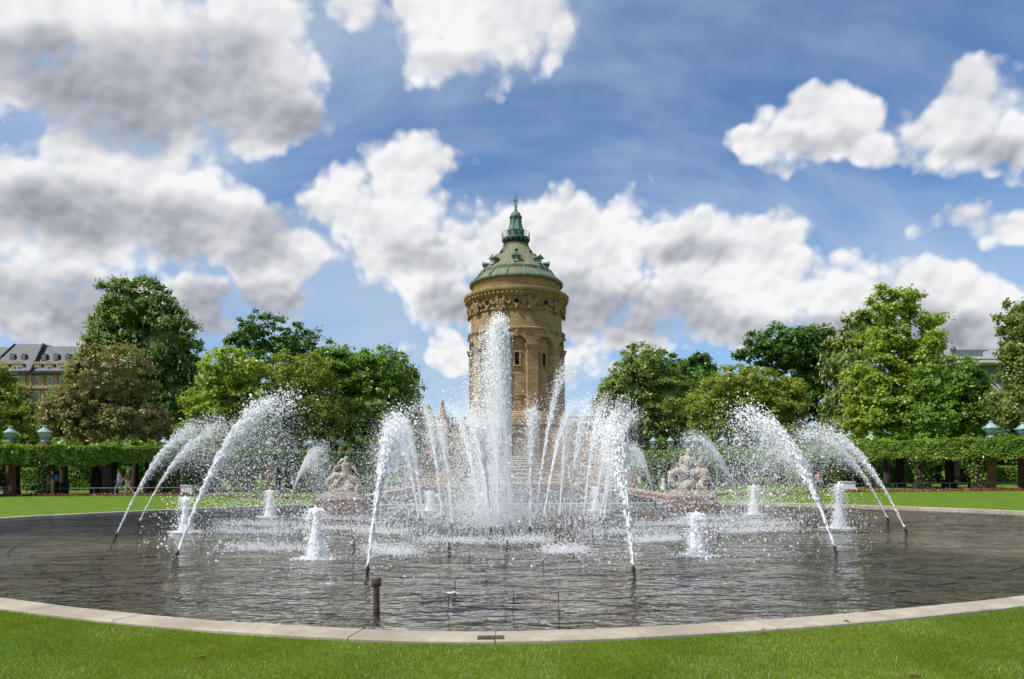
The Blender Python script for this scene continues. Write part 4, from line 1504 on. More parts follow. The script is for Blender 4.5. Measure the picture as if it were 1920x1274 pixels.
TREES = [
    # name, label, distance, lobes, leaf, trunk x, options
    ('chestnut_tree', 'tallest dark chestnut tree on the left with pale blossom candles', 84,
     [(262, 585, 68, 58), (222, 640, 55, 62), (310, 650, 65, 70), (250, 710, 95, 85), (335, 745, 52, 80), (190, 690, 45, 55)], 'leaf_chestnut', 262,
     dict(leaf=0.34, dens=1.35, seed=2, blossom=2.4, trunk_r=0.5, clump=0.75)),
    ('broadleaf_tree', 'green tree between the slate building and the tall chestnut', 92,
     [(168, 712, 38, 52), (130, 762, 42, 40), (188, 655, 26, 38), (195, 730, 40, 60)], 'leaf_deep', 150, dict(leaf=0.34, dens=1.2, seed=3, clump=0.7)),
    ('bronze_leaved_tree', 'brownish bronze-leaved round tree in front of the tall chestnut', 60,
     [(205, 720, 78, 72), (245, 790, 72, 48), (150, 780, 66, 58), (205, 800, 80, 40), (290, 800, 30, 35), (110, 800, 30, 30)], 'leaf_bronze', 200,
     dict(leaf=0.20, dens=1.25, seed=4, trunk_r=0.3, clump=0.5)),
    ('broadleaf_tree', 'olive green tree at the left edge below the slate roof', 66,
     [(20, 770, 60, 48), (-30, 740, 50, 70), (60, 800, 40, 30), (5, 720, 26, 26)], 'leaf_olive', 22, dict(leaf=0.22, dens=1.1, seed=5, clump=0.5, airy=0.12)),
    ('maple_tree', 'bright yellow-green maple right of the tall chestnut', 70,
     [(440, 705, 62, 50), (405, 760, 52, 52), (480, 770, 45, 55), (380, 800, 25, 30), (450, 800, 70, 30)], 'leaf_bright', 440,
     dict(leaf=0.30, dens=1.15, seed=6, clump=0.65)),
    ('oak_tree', 'airy dark oak rising behind the bright maple', 98,
     [(515, 625, 68, 36), (575, 650, 42, 36), (465, 645, 40, 22), (530, 680, 80, 40), (445, 640, 22, 16)], 'leaf_deep', 520,
     dict(leaf=0.34, dens=0.80, seed=7, airy=0.22, clump=0.6)),
    ('weeping_tree', 'olive tinted tree with drooping twigs left of the wide green tree', 74,
     [(565, 715, 62, 48), (530, 760, 55, 48), (600, 770, 55, 45), (560, 805, 60, 22)], 'leaf_olive', 565, dict(leaf=0.22, dens=1.15, seed=8, droop=0.5, clump=0.55)),
    ('broadleaf_tree', 'wide bright green tree left of the tower', 80,
     [(660, 710, 62, 58), (715, 700, 48, 44), (690, 765, 85, 50), (625, 690, 42, 38), (740, 740, 36, 45), (640, 800, 55, 25)], 'leaf_mid', 640,
     dict(leaf=0.33, dens=1.2, seed=9, clump=0.7)),
    ('flowering_tree', 'grey-green flowering tree nearest the tower on its left', 90,
     [(752, 705, 24, 42), (772, 755, 30, 46), (735, 780, 40, 35), (790, 785, 18, 25)], 'leaf_linden', 762, dict(leaf=0.30, dens=1.1, seed=10, blossom=1.6, clump=0.6)),
    ('linden_tree', 'domed linden nearest the tower on its right', 94,
     [(1212, 700, 58, 54), (1180, 750, 52, 55), (1245, 760, 62, 60), (1150, 755, 36, 46), (1215, 800, 70, 30)], 'leaf_linden', 1205,
     dict(leaf=0.30, dens=1.25, seed=11, clump=0.6)),
    ('broadleaf_tree', 'deep green tree behind the domed linden', 102,
     [(1300, 705, 42, 40), (1275, 730, 45, 50), (1320, 690, 24, 24), (1300, 780, 45, 45)], 'leaf_deep', 1290, dict(leaf=0.34, dens=1.2, seed=12, clump=0.65)),
    ('locust_tree', 'flat-topped olive tree behind the right statue', 72,
     [(1390, 735, 80, 50), (1450, 770, 65, 50), (1345, 780, 52, 48), (1410, 800, 85, 30), (1480, 740, 30, 35)], 'leaf_olive', 1400,
     dict(leaf=0.20, dens=1.2, seed=13, droop=0.25, clump=0.5)),
    ('oak_tree', 'tall dark oak behind the flat-topped olive tree', 96,
     [(1470, 655, 70, 46), (1540, 650, 62, 42), (1420, 660, 40, 24), (1520, 720, 70, 60), (1560, 780, 50, 50)], 'leaf_deep', 1510,
     dict(leaf=0.36, dens=1.05, seed=14, airy=0.16, clump=0.7)),
    ('chestnut_tree', 'pale flowering chestnut left of the big bright green tree', 76,
     [(1620, 625, 45, 50), (1580, 680, 36, 50), (1575, 780, 36, 45), (1610, 740, 45, 55), (1560, 810, 30, 22)], 'leaf_linden', 1595,
     dict(leaf=0.30, dens=1.15, seed=15, blossom=3.4, clump=0.6)),
    ('maple_tree', 'big bright green tree with loose branches reaching up on the right', 62,
     [(1665, 640, 50, 50), (1640, 720, 55, 60), (1700, 700, 55, 52), (1690, 780, 85, 48), (1630, 790, 52, 40), (1665, 578, 44, 36), (1738, 642, 38, 20), (1740, 608, 28, 24), (1706, 562, 26, 22), (1728, 668, 36, 20)],
     'leaf_bright', 1688, dict(leaf=0.26, dens=1.0, seed=16, airy=0.10, clump=0.55, bark='dark_bark')),
    ('broadleaf_tree', 'round mid-green tree in front of the grey modern building', 58,
     [(1790, 720, 55, 48), (1820, 770, 46, 52), (1760, 785, 60, 42), (1745, 720, 30, 40)], 'leaf_mid', 1790, dict(leaf=0.24, dens=1.2, seed=17, clump=0.5)),
    ('birch_tree', 'pale drooping tree cut off by the right edge', 54,
     [(1912, 600, 36, 45), (1930, 690, 52, 70), (1895, 760, 36, 58), (1950, 790, 60, 50), (1890, 660, 20, 30)], 'leaf_pale', 1925,
     dict(leaf=0.20, dens=1.15, seed=18, droop=0.7, clump=0.45)),
]
for (nm, lab, d, lobes, lf, tx, op) in TREES:
    tree(nm, lab, d, lobes, lf, tx, **op)

# dark shrubs that close the view under the crowns
SHRUBS = [(-10, 832, 70, 34, 76), (110, 838, 80, 30, 78), (230, 838, 80, 28, 80), (350, 832, 70, 34, 82), (470, 832, 75, 34, 84), (590, 832, 70, 32, 88), (700, 832, 70, 32, 92), (775, 835, 30, 28, 96),
          (1150, 832, 40, 34, 98), (1235, 835, 65, 32, 94), (1350, 835, 75, 32, 88), (1470, 833, 75, 34, 84), (1590, 830, 75, 36, 80), (1710, 828, 75, 36, 76), (1830, 824, 75, 36, 72), (1940, 820, 60, 36, 68)]
for i, (px, py, rx, ry, d) in enumerate(SHRUBS):
    left = i < 8
    x = ray(px, 900).x * d
    o = Vector((x, d, float(ground_z(np.array([x]), np.array([d]))[0])))
    t = thing('shrub', '%s dark shrub from the left behind the %s pergola' % (ORD[i if left else i - 8], 'left' if left else 'right'), 'shrub', o, group='shrubs under the trees')
    crown([(px, py, rx, ry), (px, py + 34, rx * 1.1, ry)], d, MAT['leaf_deep' if i % 3 else 'leaf_mid'], 0.42, 0.8, t, o, 0, 0, 60 + i, name='foliage', clump=0.8, zmin=0.1)
    MB().tube([(0, 0, -0.3), (0.2, 0, 1.2), (0, 0.2, 2.6)], [0.14, 0.1, 0.05], 6).build('stem', MAT['dark_bark'], t)


# ------------------------------------------------------------------ vine pergolas
def leaf_box(samples, normals, leaf, jitter):
    C = samples + RNG.normal(size=samples.shape) * jitter
    N = normals * 0.7 + unit(len(samples)) * 0.75 + np.array([0, 0, 0.35])
    N /= np.linalg.norm(N, axis=1)[:, None]
    return leaf_quads(C, N, leaf * RNG.uniform(0.65, 1.3, len(C)))


def pergola(label, curve, side):
    t = thing('vine_pergola', label, 'pergola', (0, 0, 0), group='vine pergolas')
    P = np.array(curve, float)
    seg = np.hypot(*np.diff(P, axis=0).T)
    L = np.r_[0, np.cumsum(seg)]
    tot = L[-1]
    def pos(s):
        return np.c_[np.interp(s, L, P[:, 0]), np.interp(s, L, P[:, 1])]
    def nrm(s):
        T_ = pos(np.minimum(s + 0.4, tot)) - pos(np.maximum(s - 0.4, 0))
        N = np.c_[T_[:, 1], -T_[:, 0]]
        N /= np.hypot(*N.T)[:, None] + 1e-9
        f = np.sign((N * (np.array([[0, 20.0]]) - pos(s))).sum(1))
        return N * f[:, None]                      # towards the basin
    DEP, Z0, Z1 = 4.2, 2.15, 3.28
    quads = []
    lump = lambda s, z: 0.05 * np.sin(s * 1.7 + z * 2) + 0.04 * np.sin(s * 4.3 + z * 5) + 0.03 * np.sin(s * 9.1)
    gz = lambda p: ground_z(p[:, 0], p[:, 1])
    # front and back faces
    for face, n in ((0.0, int(tot * 900)), (DEP, int(tot * 90))):
        s = RNG.uniform(0, tot, n)
        z = RNG.uniform(Z0 - 0.12, Z1, n)
        low = Z0 + 0.16 * np.sin(s * 1.1) + 0.12 * np.sin(s * 2.9 + 1)
        z = np.where(z < low, low + RNG.random(n) * 0.5, z)
        p, q = pos(s), nrm(s)
        sg = 1.0 if face == 0 else -1.0
        xy = p - q * face + q * sg * lump(s, z)[:, None]
        quads.append(leaf_box(np.c_[xy, z], np.c_[q * sg, np.zeros(n)], 0.175, 0.045))
    # top
    n = int(tot * 760)
    s = RNG.uniform(0, tot, n)
    a = RNG.uniform(0, 1, n) ** 1.5 * DEP
    p, q = pos(s), nrm(s)
    z = Z1 + 0.05 * np.sin(s * 2.3) + 0.04 * np.sin(s * 6.1 + a * 3) + np.abs(RNG.normal(0, 0.05, n))
    quads.append(leaf_box(np.c_[p - q * a[:, None], z], np.tile([0, 0, 1.0], (n, 1)), 0.17, 0.05))
    V = np.concatenate(quads)
    NLEAF[0] += len(V)
    o = soup('vine_leaves', V, 4, MAT['leaf_hedge'], t)
    o['kind'] = 'stuff'
    # solid core behind the leaves, its near-black colour standing in for inner shade
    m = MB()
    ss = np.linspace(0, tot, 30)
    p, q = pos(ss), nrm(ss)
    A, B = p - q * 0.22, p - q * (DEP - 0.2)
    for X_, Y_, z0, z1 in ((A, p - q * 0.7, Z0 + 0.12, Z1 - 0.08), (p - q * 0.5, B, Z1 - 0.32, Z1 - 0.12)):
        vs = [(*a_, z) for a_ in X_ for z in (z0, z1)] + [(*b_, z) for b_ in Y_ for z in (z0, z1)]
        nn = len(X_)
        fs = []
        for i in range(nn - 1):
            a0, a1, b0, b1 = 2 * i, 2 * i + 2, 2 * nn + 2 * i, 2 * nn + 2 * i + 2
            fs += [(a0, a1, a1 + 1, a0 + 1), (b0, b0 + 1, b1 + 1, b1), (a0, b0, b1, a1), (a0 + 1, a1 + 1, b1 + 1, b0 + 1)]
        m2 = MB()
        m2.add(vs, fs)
        m2.build('vine_shade_core', MAT['hedge_core'], t)
    # posts: sandstone pillars, some clad in leaves
    rr = random.Random(5 if side == 'left' else 6)
    k, s = 0, 1.6
    while s < tot:
        for row in (0.45, DEP - 0.45):
            pq = pos(np.array([s]))[0] - nrm(np.array([s]))[0] * row
            g = float(gz(pq[None])[0])
            clad = row < 1 and k % 2 == 1
            mt = 'pillar_stone' if (row < 1 and k % 5 == 2) else 'dark_bark'
            m = MB()
            m.box((pq[0], pq[1], (g + 2.5) / 2), (0.42, 0.42, 2.5 - g))
            m.build('pillar', MAT[mt], t)
            m = MB()
            m.box((pq[0], pq[1], g + 0.18), (0.58, 0.58, 0.36))
            m.build('pillar_foot', MAT[mt], t)
            if clad or (row < 1 and rr.random() < 0.5):
                n = 420
                z = g + RNG.random(n) ** 0.7 * (2.4 - g)
                w = RNG.uniform(0, 2 * pi, n)
                r = 0.42 + 0.16 * np.sin(z * 4 + w) + 0.25 * (z > 1.7)
                c = np.c_[pq[0] + np.cos(w) * r + (0.25 if not clad else 0), pq[1] + np.sin(w) * r * 0.8, z]
                o = soup('vine_column', leaf_box(c, np.c_[np.cos(w), np.sin(w), np.zeros(n)], 0.17, 0.07), 4, MAT['leaf_hedge'], t)
                o['kind'] = 'stuff'
        k += 1
        s += 3.9
    return t


PERG_L = [(-44, 41.0), (-35, 44.5), (-29, 47), (-25.2, 50.5), (-22.5, 56), (-20, 62), (-16, 68.5), (-13, 72)]
PERG_R = [(42, 38.5), (33, 42.5), (29, 46.5), (26.6, 52), (24.3, 58), (21, 64), (17, 69), (13.5, 72)]
pergola('long vine-covered pergola with a clipped green top left of the basin', PERG_L, 'left')
pergola('long vine-covered pergola with a clipped green top right of the basin', PERG_R, 'right')


# ------------------------------------------------------------------ urn lamps on pillars
def make_lamp():
    t = thing('urn_lamp', 'lamp', 'lamp', (0, 0, 0), group='urn lamps on pillars')
    cu, gl = MAT['lamp_copper'], MAT['lamp_glass']
    MB().lathe([(0.22, 0), (0.26, 0.03), (0.26, 0.07), (0.15, 0.12), (0.13, 0.2), (0.2, 0.26)], 14).build('foot', cu, t, True, angle=35)
    for k in range(3):
        a = 2 * pi * k / 3 + .4
        MB().tube([(0.2 * cos(a), 0.2 * sin(a), 0.02), (0.25 * cos(a), 0.25 * sin(a), 0.16), (0.17 * cos(a), 0.17 * sin(a), 0.28)], 0.03, 5).build('foot_scroll', cu, t)
    MB().lathe([(0.17, 0.25), (0.26, 0.32), (0.36, 0.45), (0.42, 0.6), (0.43, 0.66)], 16).build('bowl', gl, t, True)
    for k in range(8):
        a = 2 * pi * k / 8
        MB().tube([(r * cos(a), r * sin(a), z) for r, z in ((0.18, 0.25), (0.27, 0.32), (0.37, 0.45), (0.435, 0.6))], 0.016, 4).build('bowl_rib', cu, t)
    co = MB().lathe([(0.40, 0.62), (0.49, 0.65), (0.50, 0.70), (0.46, 0.75), (0.40, 0.77)], 16).build('collar', cu, t, True, angle=35)
    for k in range(8):
        a = 2 * pi * k / 8 + 0.2
        MB().ball((0.5 * cos(a), 0.5 * sin(a), 0.71), 0.055, 6, 5).build('knob', cu, co, True)
    MB().lathe([(0.42, 0.76), (0.36, 0.84), (0.24, 0.93), (0.15, 1.0), (0.12, 1.06), (0.17, 1.12), (0.17, 1.16), (0.08, 1.19), (0.0, 1.2)], 14).build('lid', cu, t, True, angle=40)
    return t


LAMPS = [(20, 829, 49), (84, 829, 46.5), (308, 845, 58), (345, 842, 55), (504, 846, 66), (554, 845, 72), (581, 844, 69), (611, 843, 76), (639, 841, 73),
         (1225, 838, 78), (1257, 838, 76), (1290, 840, 74), (1304, 838, 71), (1355, 838, 69), (1382, 838, 66), (1432, 838, 63), (1593, 834, 57), (1633, 836, 60), (1858, 821, 46), (1918, 823, 47)]
lamp0 = None
nl = 9
for i, (px, py, d) in enumerate(LAMPS):
    p = atd(px, py, d)
    if i < nl: lab = '%s turquoise urn lamp from the left above the left pergola' % ORD[i]
    else: lab = '%s turquoise urn lamp from the left above the right pergola' % ORD[i - nl]
    if lamp0 is None:
        lamp0 = make_lamp()
        lamp0.location = p
        lamp0.scale = (0.9, 0.9, 0.95)
        lamp0['label'] = lab
        l = lamp0
    else:
        l = dup(lamp0, p, i * 0.7, lab, scale=(0.9, 0.9, 0.95))
    g = float(ground_z(np.array([p.x]), np.array([p.y]))[0])
    pl = thing('lamp_pillar', 'red sandstone pillar under the %s urn lamp of the %s pergola' % (ORD[i] if i < nl else ORD[i - nl], 'left' if i < nl else 'right'), 'pillar', (p.x, p.y, g), group='sandstone lamp pillars')
    h = p.z - g
    MB().box((0, 0, (h - 0.3) / 2), (0.42, 0.42, h - 0.3)).build('shaft', MAT['pillar_stone'], pl)
    MB().box((0, 0, h - 0.22), (0.56, 0.56, 0.16)).build('capital', MAT['pillar_stone'], pl)
    MB().box((0, 0, h - 0.07), (0.48, 0.48, 0.14)).build('cap_block', MAT['pillar_stone'], pl)


# ------------------------------------------------------------------ walks, flower beds, railings, hedges, planters
def strip(name, x0, x1, y0, y1, z, mat, nx=60, ny=4):
    xs, ys = np.linspace(x0, x1, nx), np.linspace(y0, y1, ny)
    X, Y = np.meshgrid(xs, ys)
    Z = ground_z(X, Y) + z
    V = np.c_[X.ravel(), Y.ravel(), Z.ravel()]
    F = [(j * nx + i, j * nx + i + 1, (j + 1) * nx + i + 1, (j + 1) * nx + i) for j in range(ny - 1) for i in range(nx - 1)]
    return tag(indexed(name, V, F, MAT[mat], smooth=True), kind='structure')


RP = {-1: 45.6, 1: 43.6}
for sgn, nm in ((-1, 'left'), (1, 'right')):
    Y0 = RP[sgn]
    a, b = (-60, -9.6) if sgn < 0 else (9.6, 60)
    strip('gravel_path', a, b, Y0 + 1.0, Y0 + 3.6, 0.012, 'gravel')
    strip('gravel_walk', a, b, 79, 84, 0.014, 'gravel')
    strip('flower_bed', a, b, Y0 - 0.35, Y0 + 0.75, 0.010, 'flower_bed')
    n = 5200
    X = RNG.uniform(a, b, n)
    Y = RNG.uniform(Y0 - 0.3, Y0 + 0.7, n)
    P = np.c_[X, Y, ground_z(X, Y) + RNG.uniform(0.03, 0.16, n)]
    o = soup('bed_flowers', leaf_box(P, np.tile([0, -.4, .6], (n, 1)), 0.13, 0.02), 4, MAT['flower_red'])
    tag(o, 'low red and brown bedding flowers along the %s path' % nm, 'flowers', kind='stuff')
    # low railing behind the bed
    f = thing('low_railing', 'low dark metal railing along the path on the %s' % nm, 'railing', (0, Y0 + 0.85, 0), group='path railings')
    xs = np.arange(a + 0.5, b - 0.2, 1.15)
    xs = xs[np.abs(xs) < 40]
    for x in xs:
        g = float(ground_z(np.array([x]), np.array([Y0 + 0.85]))[0])
        MB().tube([(x, 0, g - 0.1), (x, 0, g + 0.5)], 0.022, 6).build('railing_post', MAT['railing_metal'], f)
    pts = [(x, 0, float(ground_z(np.array([x]), np.array([Y0 + 0.85]))[0]) + 0.5) for x in xs]
    MB().tube(pts, 0.022, 6).build('rail', MAT['railing_metal'], f)


def clipped_hedge(label, x0, x1, y, w, h):
    t = thing('clipped_hedge', label, 'hedge', ((x0 + x1) / 2, y, 0), group='clipped hedges behind the pergolas')
    hx = abs(x1 - x0) / 2
    MB().box((0, 0, h / 2 - 0.05), (2 * hx - 0.25, w - 0.25, h - 0.15)).build('hedge_shade_core', MAT['hedge_core'], t)  # solid block added behind the leaves, painted dark like a shaded inside
    n = int((2 * hx * (h + w)) * 190)
    u = RNG.uniform(-hx, hx, n)
    top = RNG.random(n) < w / (w + h)
    yy = np.where(top, RNG.uniform(-w / 2, w / 2, n), -w / 2)
    zz = np.where(top, h, RNG.uniform(0, h, n))
    N = np.where(top[:, None], np.array([[0, 0, 1.0]]), np.array([[0, -1.0, 0]]))
    o = soup('leaves', leaf_box(np.c_[u, yy, zz], N, 0.15, 0.05), 4, MAT['leaf_hedge'], t)
    o['kind'] = 'stuff'


clipped_hedge('square clipped hedge block seen through the left pergola near the stroller', -43, -36.5, 61, 2.5, 1.9)
clipped_hedge('clipped hedge behind the two walking men seen through the left pergola', -34.5, -27.5, 62, 2.0, 1.7)
clipped_hedge('long clipped hedge seen through the right pergola below the maple', 28, 39, 64, 2.0, 1.7)
clipped_hedge('clipped hedge at the far right beyond the orange pillar', 41.5, 52, 63, 2.0, 1.5)


def planter(label, px, py, h, w, kind, sc=1.0):
    p = at(px, py, 0.0)
    p.z = float(ground_z(np.array([p.x]), np.array([p.y]))[0])
    t = thing('planter', label, 'planter', p, group='white planters with clipped shrubs')
    b = 0.54 * sc
    MB().box((0, 0, 0.30 * sc), (b * 1.5, b * 1.5, 0.52 * sc)).build('planter_box', MAT['white_paint'], t)
    MB().box((0, 0, 0.575 * sc), (b * 1.62, b * 1.62, 0.07 * sc)).build('planter_rim', MAT['white_paint'], t)
    for sx in (-1, 1):
        for sy in (-1, 1): MB().box((sx * b * .62, sy * b * .62, 0.02), (0.12, 0.12, 0.06)).build('planter_foot', MAT['white_paint'], t)
    n = int(2600 * sc)
    q = RNG.random(n) ** (0.8)
    a = RNG.uniform(0, 2 * pi, n)
    r = w / 2 * (np.sin(np.clip(q * 1.05, 0, 1) * pi) ** 0.55 * (1.05 - 0.55 * q))
    c = np.c_[np.cos(a) * r, np.sin(a) * r, 0.6 * sc + q * h]
    o = soup('clipped_shrub', leaf_box(c, np.c_[np.cos(a), np.sin(a), np.zeros(n)], 0.12, 0.05), 4, MAT['leaf_topiary'], t)
    o['kind'] = 'stuff'
    prof = [(0.12, 0.55 * sc)] + [(max(0.05, w / 2 * 0.85 * (sin(pi * k / 8) ** 0.55) * (1.05 - 0.55 * k / 8)), 0.6 * sc + h * k / 8) for k in range(1, 8)] + [(0.03, 0.6 * sc + h * 0.97)]
    MB().lathe(prof, 10).build('shrub_shade_core', MAT['hedge_core'], t, True)  # solid filler within the shrub, shade put into its dark colour


planter('white planter with a tall clipped shrub at the left edge', 2, 928, 2.0, 1.7, 0)
planter('white planter with a clipped cone shrub behind the tall left jet', 354, 925, 2.1, 1.25, 0)
planter('small white planter beside the left statue', 607, 927, 1.5, 0.9, 0, 0.6)
planter('white planter beside the right statue', 1330, 924, 1.6, 0.9, 0, 0.7)
planter('white planter with a dark clipped shrub behind the right bubbling jet', 1588, 919, 2.0, 1.5, 0)


# fallen leaves on the rim and the grass
for (px, py, z, lab) in ((376, 1233, 0.02, 'dry brown leaf lying on the front lawn at the left'), (1713, 1266, 0.02, 'dry brown leaf lying on the front lawn at the right'),
                         (1431, 1182, 0.04, 'dry brown leaf on the pale rim right of the middle'), (1587, 1165, 0.04, 'small dry leaf on the pale rim at the right')):
    p = at(px, py, z)
    m = MB()
    a = random.uniform(0, 6)
    q = [(-0.045, 0, 0.004), (-0.02, 0.018, 0.012), (0.015, 0.02, 0.014), (0.05, 0, 0.003), (0.015, -0.018, 0.012), (-0.02, -0.016, 0.010), (0, 0, 0.004)]
    up = [(x * cos(a) - y * sin(a), x * sin(a) + y * cos(a), zz) for x, y, zz in q]
    dn = [(x, y, zz - 0.003) for x, y, zz in up]
    m.add(up + dn, [(0, 1, 6), (1, 2, 6), (2, 3, 6), (3, 4, 6), (4, 5, 6), (5, 0, 6)] + [(8, 7, 13), (9, 8, 13), (10, 9, 13), (11, 10, 13), (12, 11, 13), (7, 12, 13)] + [(i, i + 7, (i + 1) % 6 + 7, (i + 1) % 6) for i in range(6)])
    lf = m.build('fallen_leaf', MAT.get('dry_leaf') or mat_plain('dry_leaf', (0.26, 0.13, 0.06), 0.8, 0.3, 20.0), None, False, p)
    tag(lf, lab, 'leaf', 'fallen leaves')
# ------------------------------------------------------------------ the fountain
G = np.array([0, 0, -9.81])
FC = at(958, 990, WATER_Z)               # foot of the middle jet
WIND = np.array([-0.55, 0.05, 0.0])
ORD += ['twenty-first', 'twenty-second', 'twenty-third', 'twenty-fourth', 'twenty-fifth', 'twenty-sixth', 'twenty-seventh', 'twenty-eighth', 'twenty-ninth', 'thirtieth']

TET = np.array([[1, 1, 1], [1, -1, -1], [-1, 1, -1], [-1, -1, 1]], float) / sqrt(3)
TETF = np.array([[0, 1, 2], [0, 3, 1], [0, 2, 3], [1, 3, 2]])
OCT = np.array([[1, 0, 0], [0, 1, 0], [-1, 0, 0], [0, -1, 0], [0, 0, 1], [0, 0, -1]], float)
OCTF = np.array([[0, 1, 4], [1, 2, 4], [2, 3, 4], [3, 0, 4], [1, 0, 5], [2, 1, 5], [3, 2, 5], [0, 3, 5]])


def drops(P, size, vel=None, stretch=1.0, big=False):
    """small drops (tetrahedra) or lengthened blobs of water (octahedra) -> verts, faces"""
    n = len(P)
    base, F = (OCT, OCTF) if big else (TET, TETF)
    A = unit(n) if vel is None else vel / (np.linalg.norm(vel, axis=1)[:, None] + 1e-9)
    r = unit(n)
    B = np.cross(A, r)
    B /= np.linalg.norm(B, axis=1)[:, None] + 1e-9
    C = np.cross(A, B)
    st = stretch if hasattr(stretch, '__len__') else np.full(n, stretch)
    s = np.asarray(size)
    V = (B[:, None] * base[None, :, 0:1] + C[:, None] * base[None, :, 1:2]) * s[:, None, None] + A[:, None] * base[None, :, 2:3] * (s * st)[:, None, None] + P[:, None]
    nb = len(base)
    Fi = (F[None] + (np.arange(n) * nb)[:, None, None]).reshape(-1, 3)
    return V.reshape(-1, 3), Fi


def merge(parts):
    V, F, o = [], [], 0
    for v, f in parts:
        V.append(v)
        F.append(f + o)
        o += len(v)
    return np.concatenate(V), np.concatenate(F)


def water_part(name, parts, parent, origin, mat='water_spray', kind='stuff'):
    """parts: (verts, faces) of water blobs -> one mesh"""
    V, F = merge(parts)
    o = indexed(name, V - np.array(origin), F, MAT[mat], parent)
    if kind: o['kind'] = kind
    return o


def drop_nodes(mat):
    g = bpy.data.node_groups.get('round_drops')
    if g: return g
    g = bpy.data.node_groups.new('round_drops', 'GeometryNodeTree')
    g.interface.new_socket('Geometry', in_out='INPUT', socket_type='NodeSocketGeometry')
    g.interface.new_socket('Geometry', in_out='OUTPUT', socket_type='NodeSocketGeometry')
    gi, go = g.nodes.new('NodeGroupInput'), g.nodes.new('NodeGroupOutput')
    at_ = g.nodes.new('GeometryNodeInputNamedAttribute')
    at_.data_type = 'FLOAT'
    at_.inputs['Name'].default_value = 'drop_radius'
    mp = g.nodes.new('GeometryNodeMeshToPoints')
    sm = g.nodes.new('GeometryNodeSetMaterial')
    sm.inputs['Material'].default_value = mat
    g.links.new(gi.outputs[0], mp.inputs['Mesh'])
    g.links.new(at_.outputs['Attribute'], mp.inputs['Radius'])
    g.links.new(mp.outputs[0], sm.inputs['Geometry'])
    g.links.new(sm.outputs[0], go.inputs[0])
    return g


def drop_cloud(name, P, r, parent, origin, mat='water_spray'):
    """round drops, each a small sphere of its own radius"""
    P = np.concatenate(P) if isinstance(P, list) else P
    r = np.concatenate(r) if isinstance(r, list) else r
    me = bpy.data.meshes.new(name)
    me.vertices.add(len(P))
    me.vertices.foreach_set('co', np.asarray(P - np.array(origin), np.float32).ravel())
    me.attributes.new('drop_radius', 'FLOAT', 'POINT').data.foreach_set('value', np.asarray(r, np.float32))
    me.materials.append(MAT[mat])
    o = bpy.data.objects.new(name, me)
    md = o.modifiers.new('drops', 'NODES')
    md.node_group = drop_nodes(MAT[mat])
    COL.objects.link(o)
    if parent is not None: o.parent = parent
    o['kind'] = 'stuff'
    return o


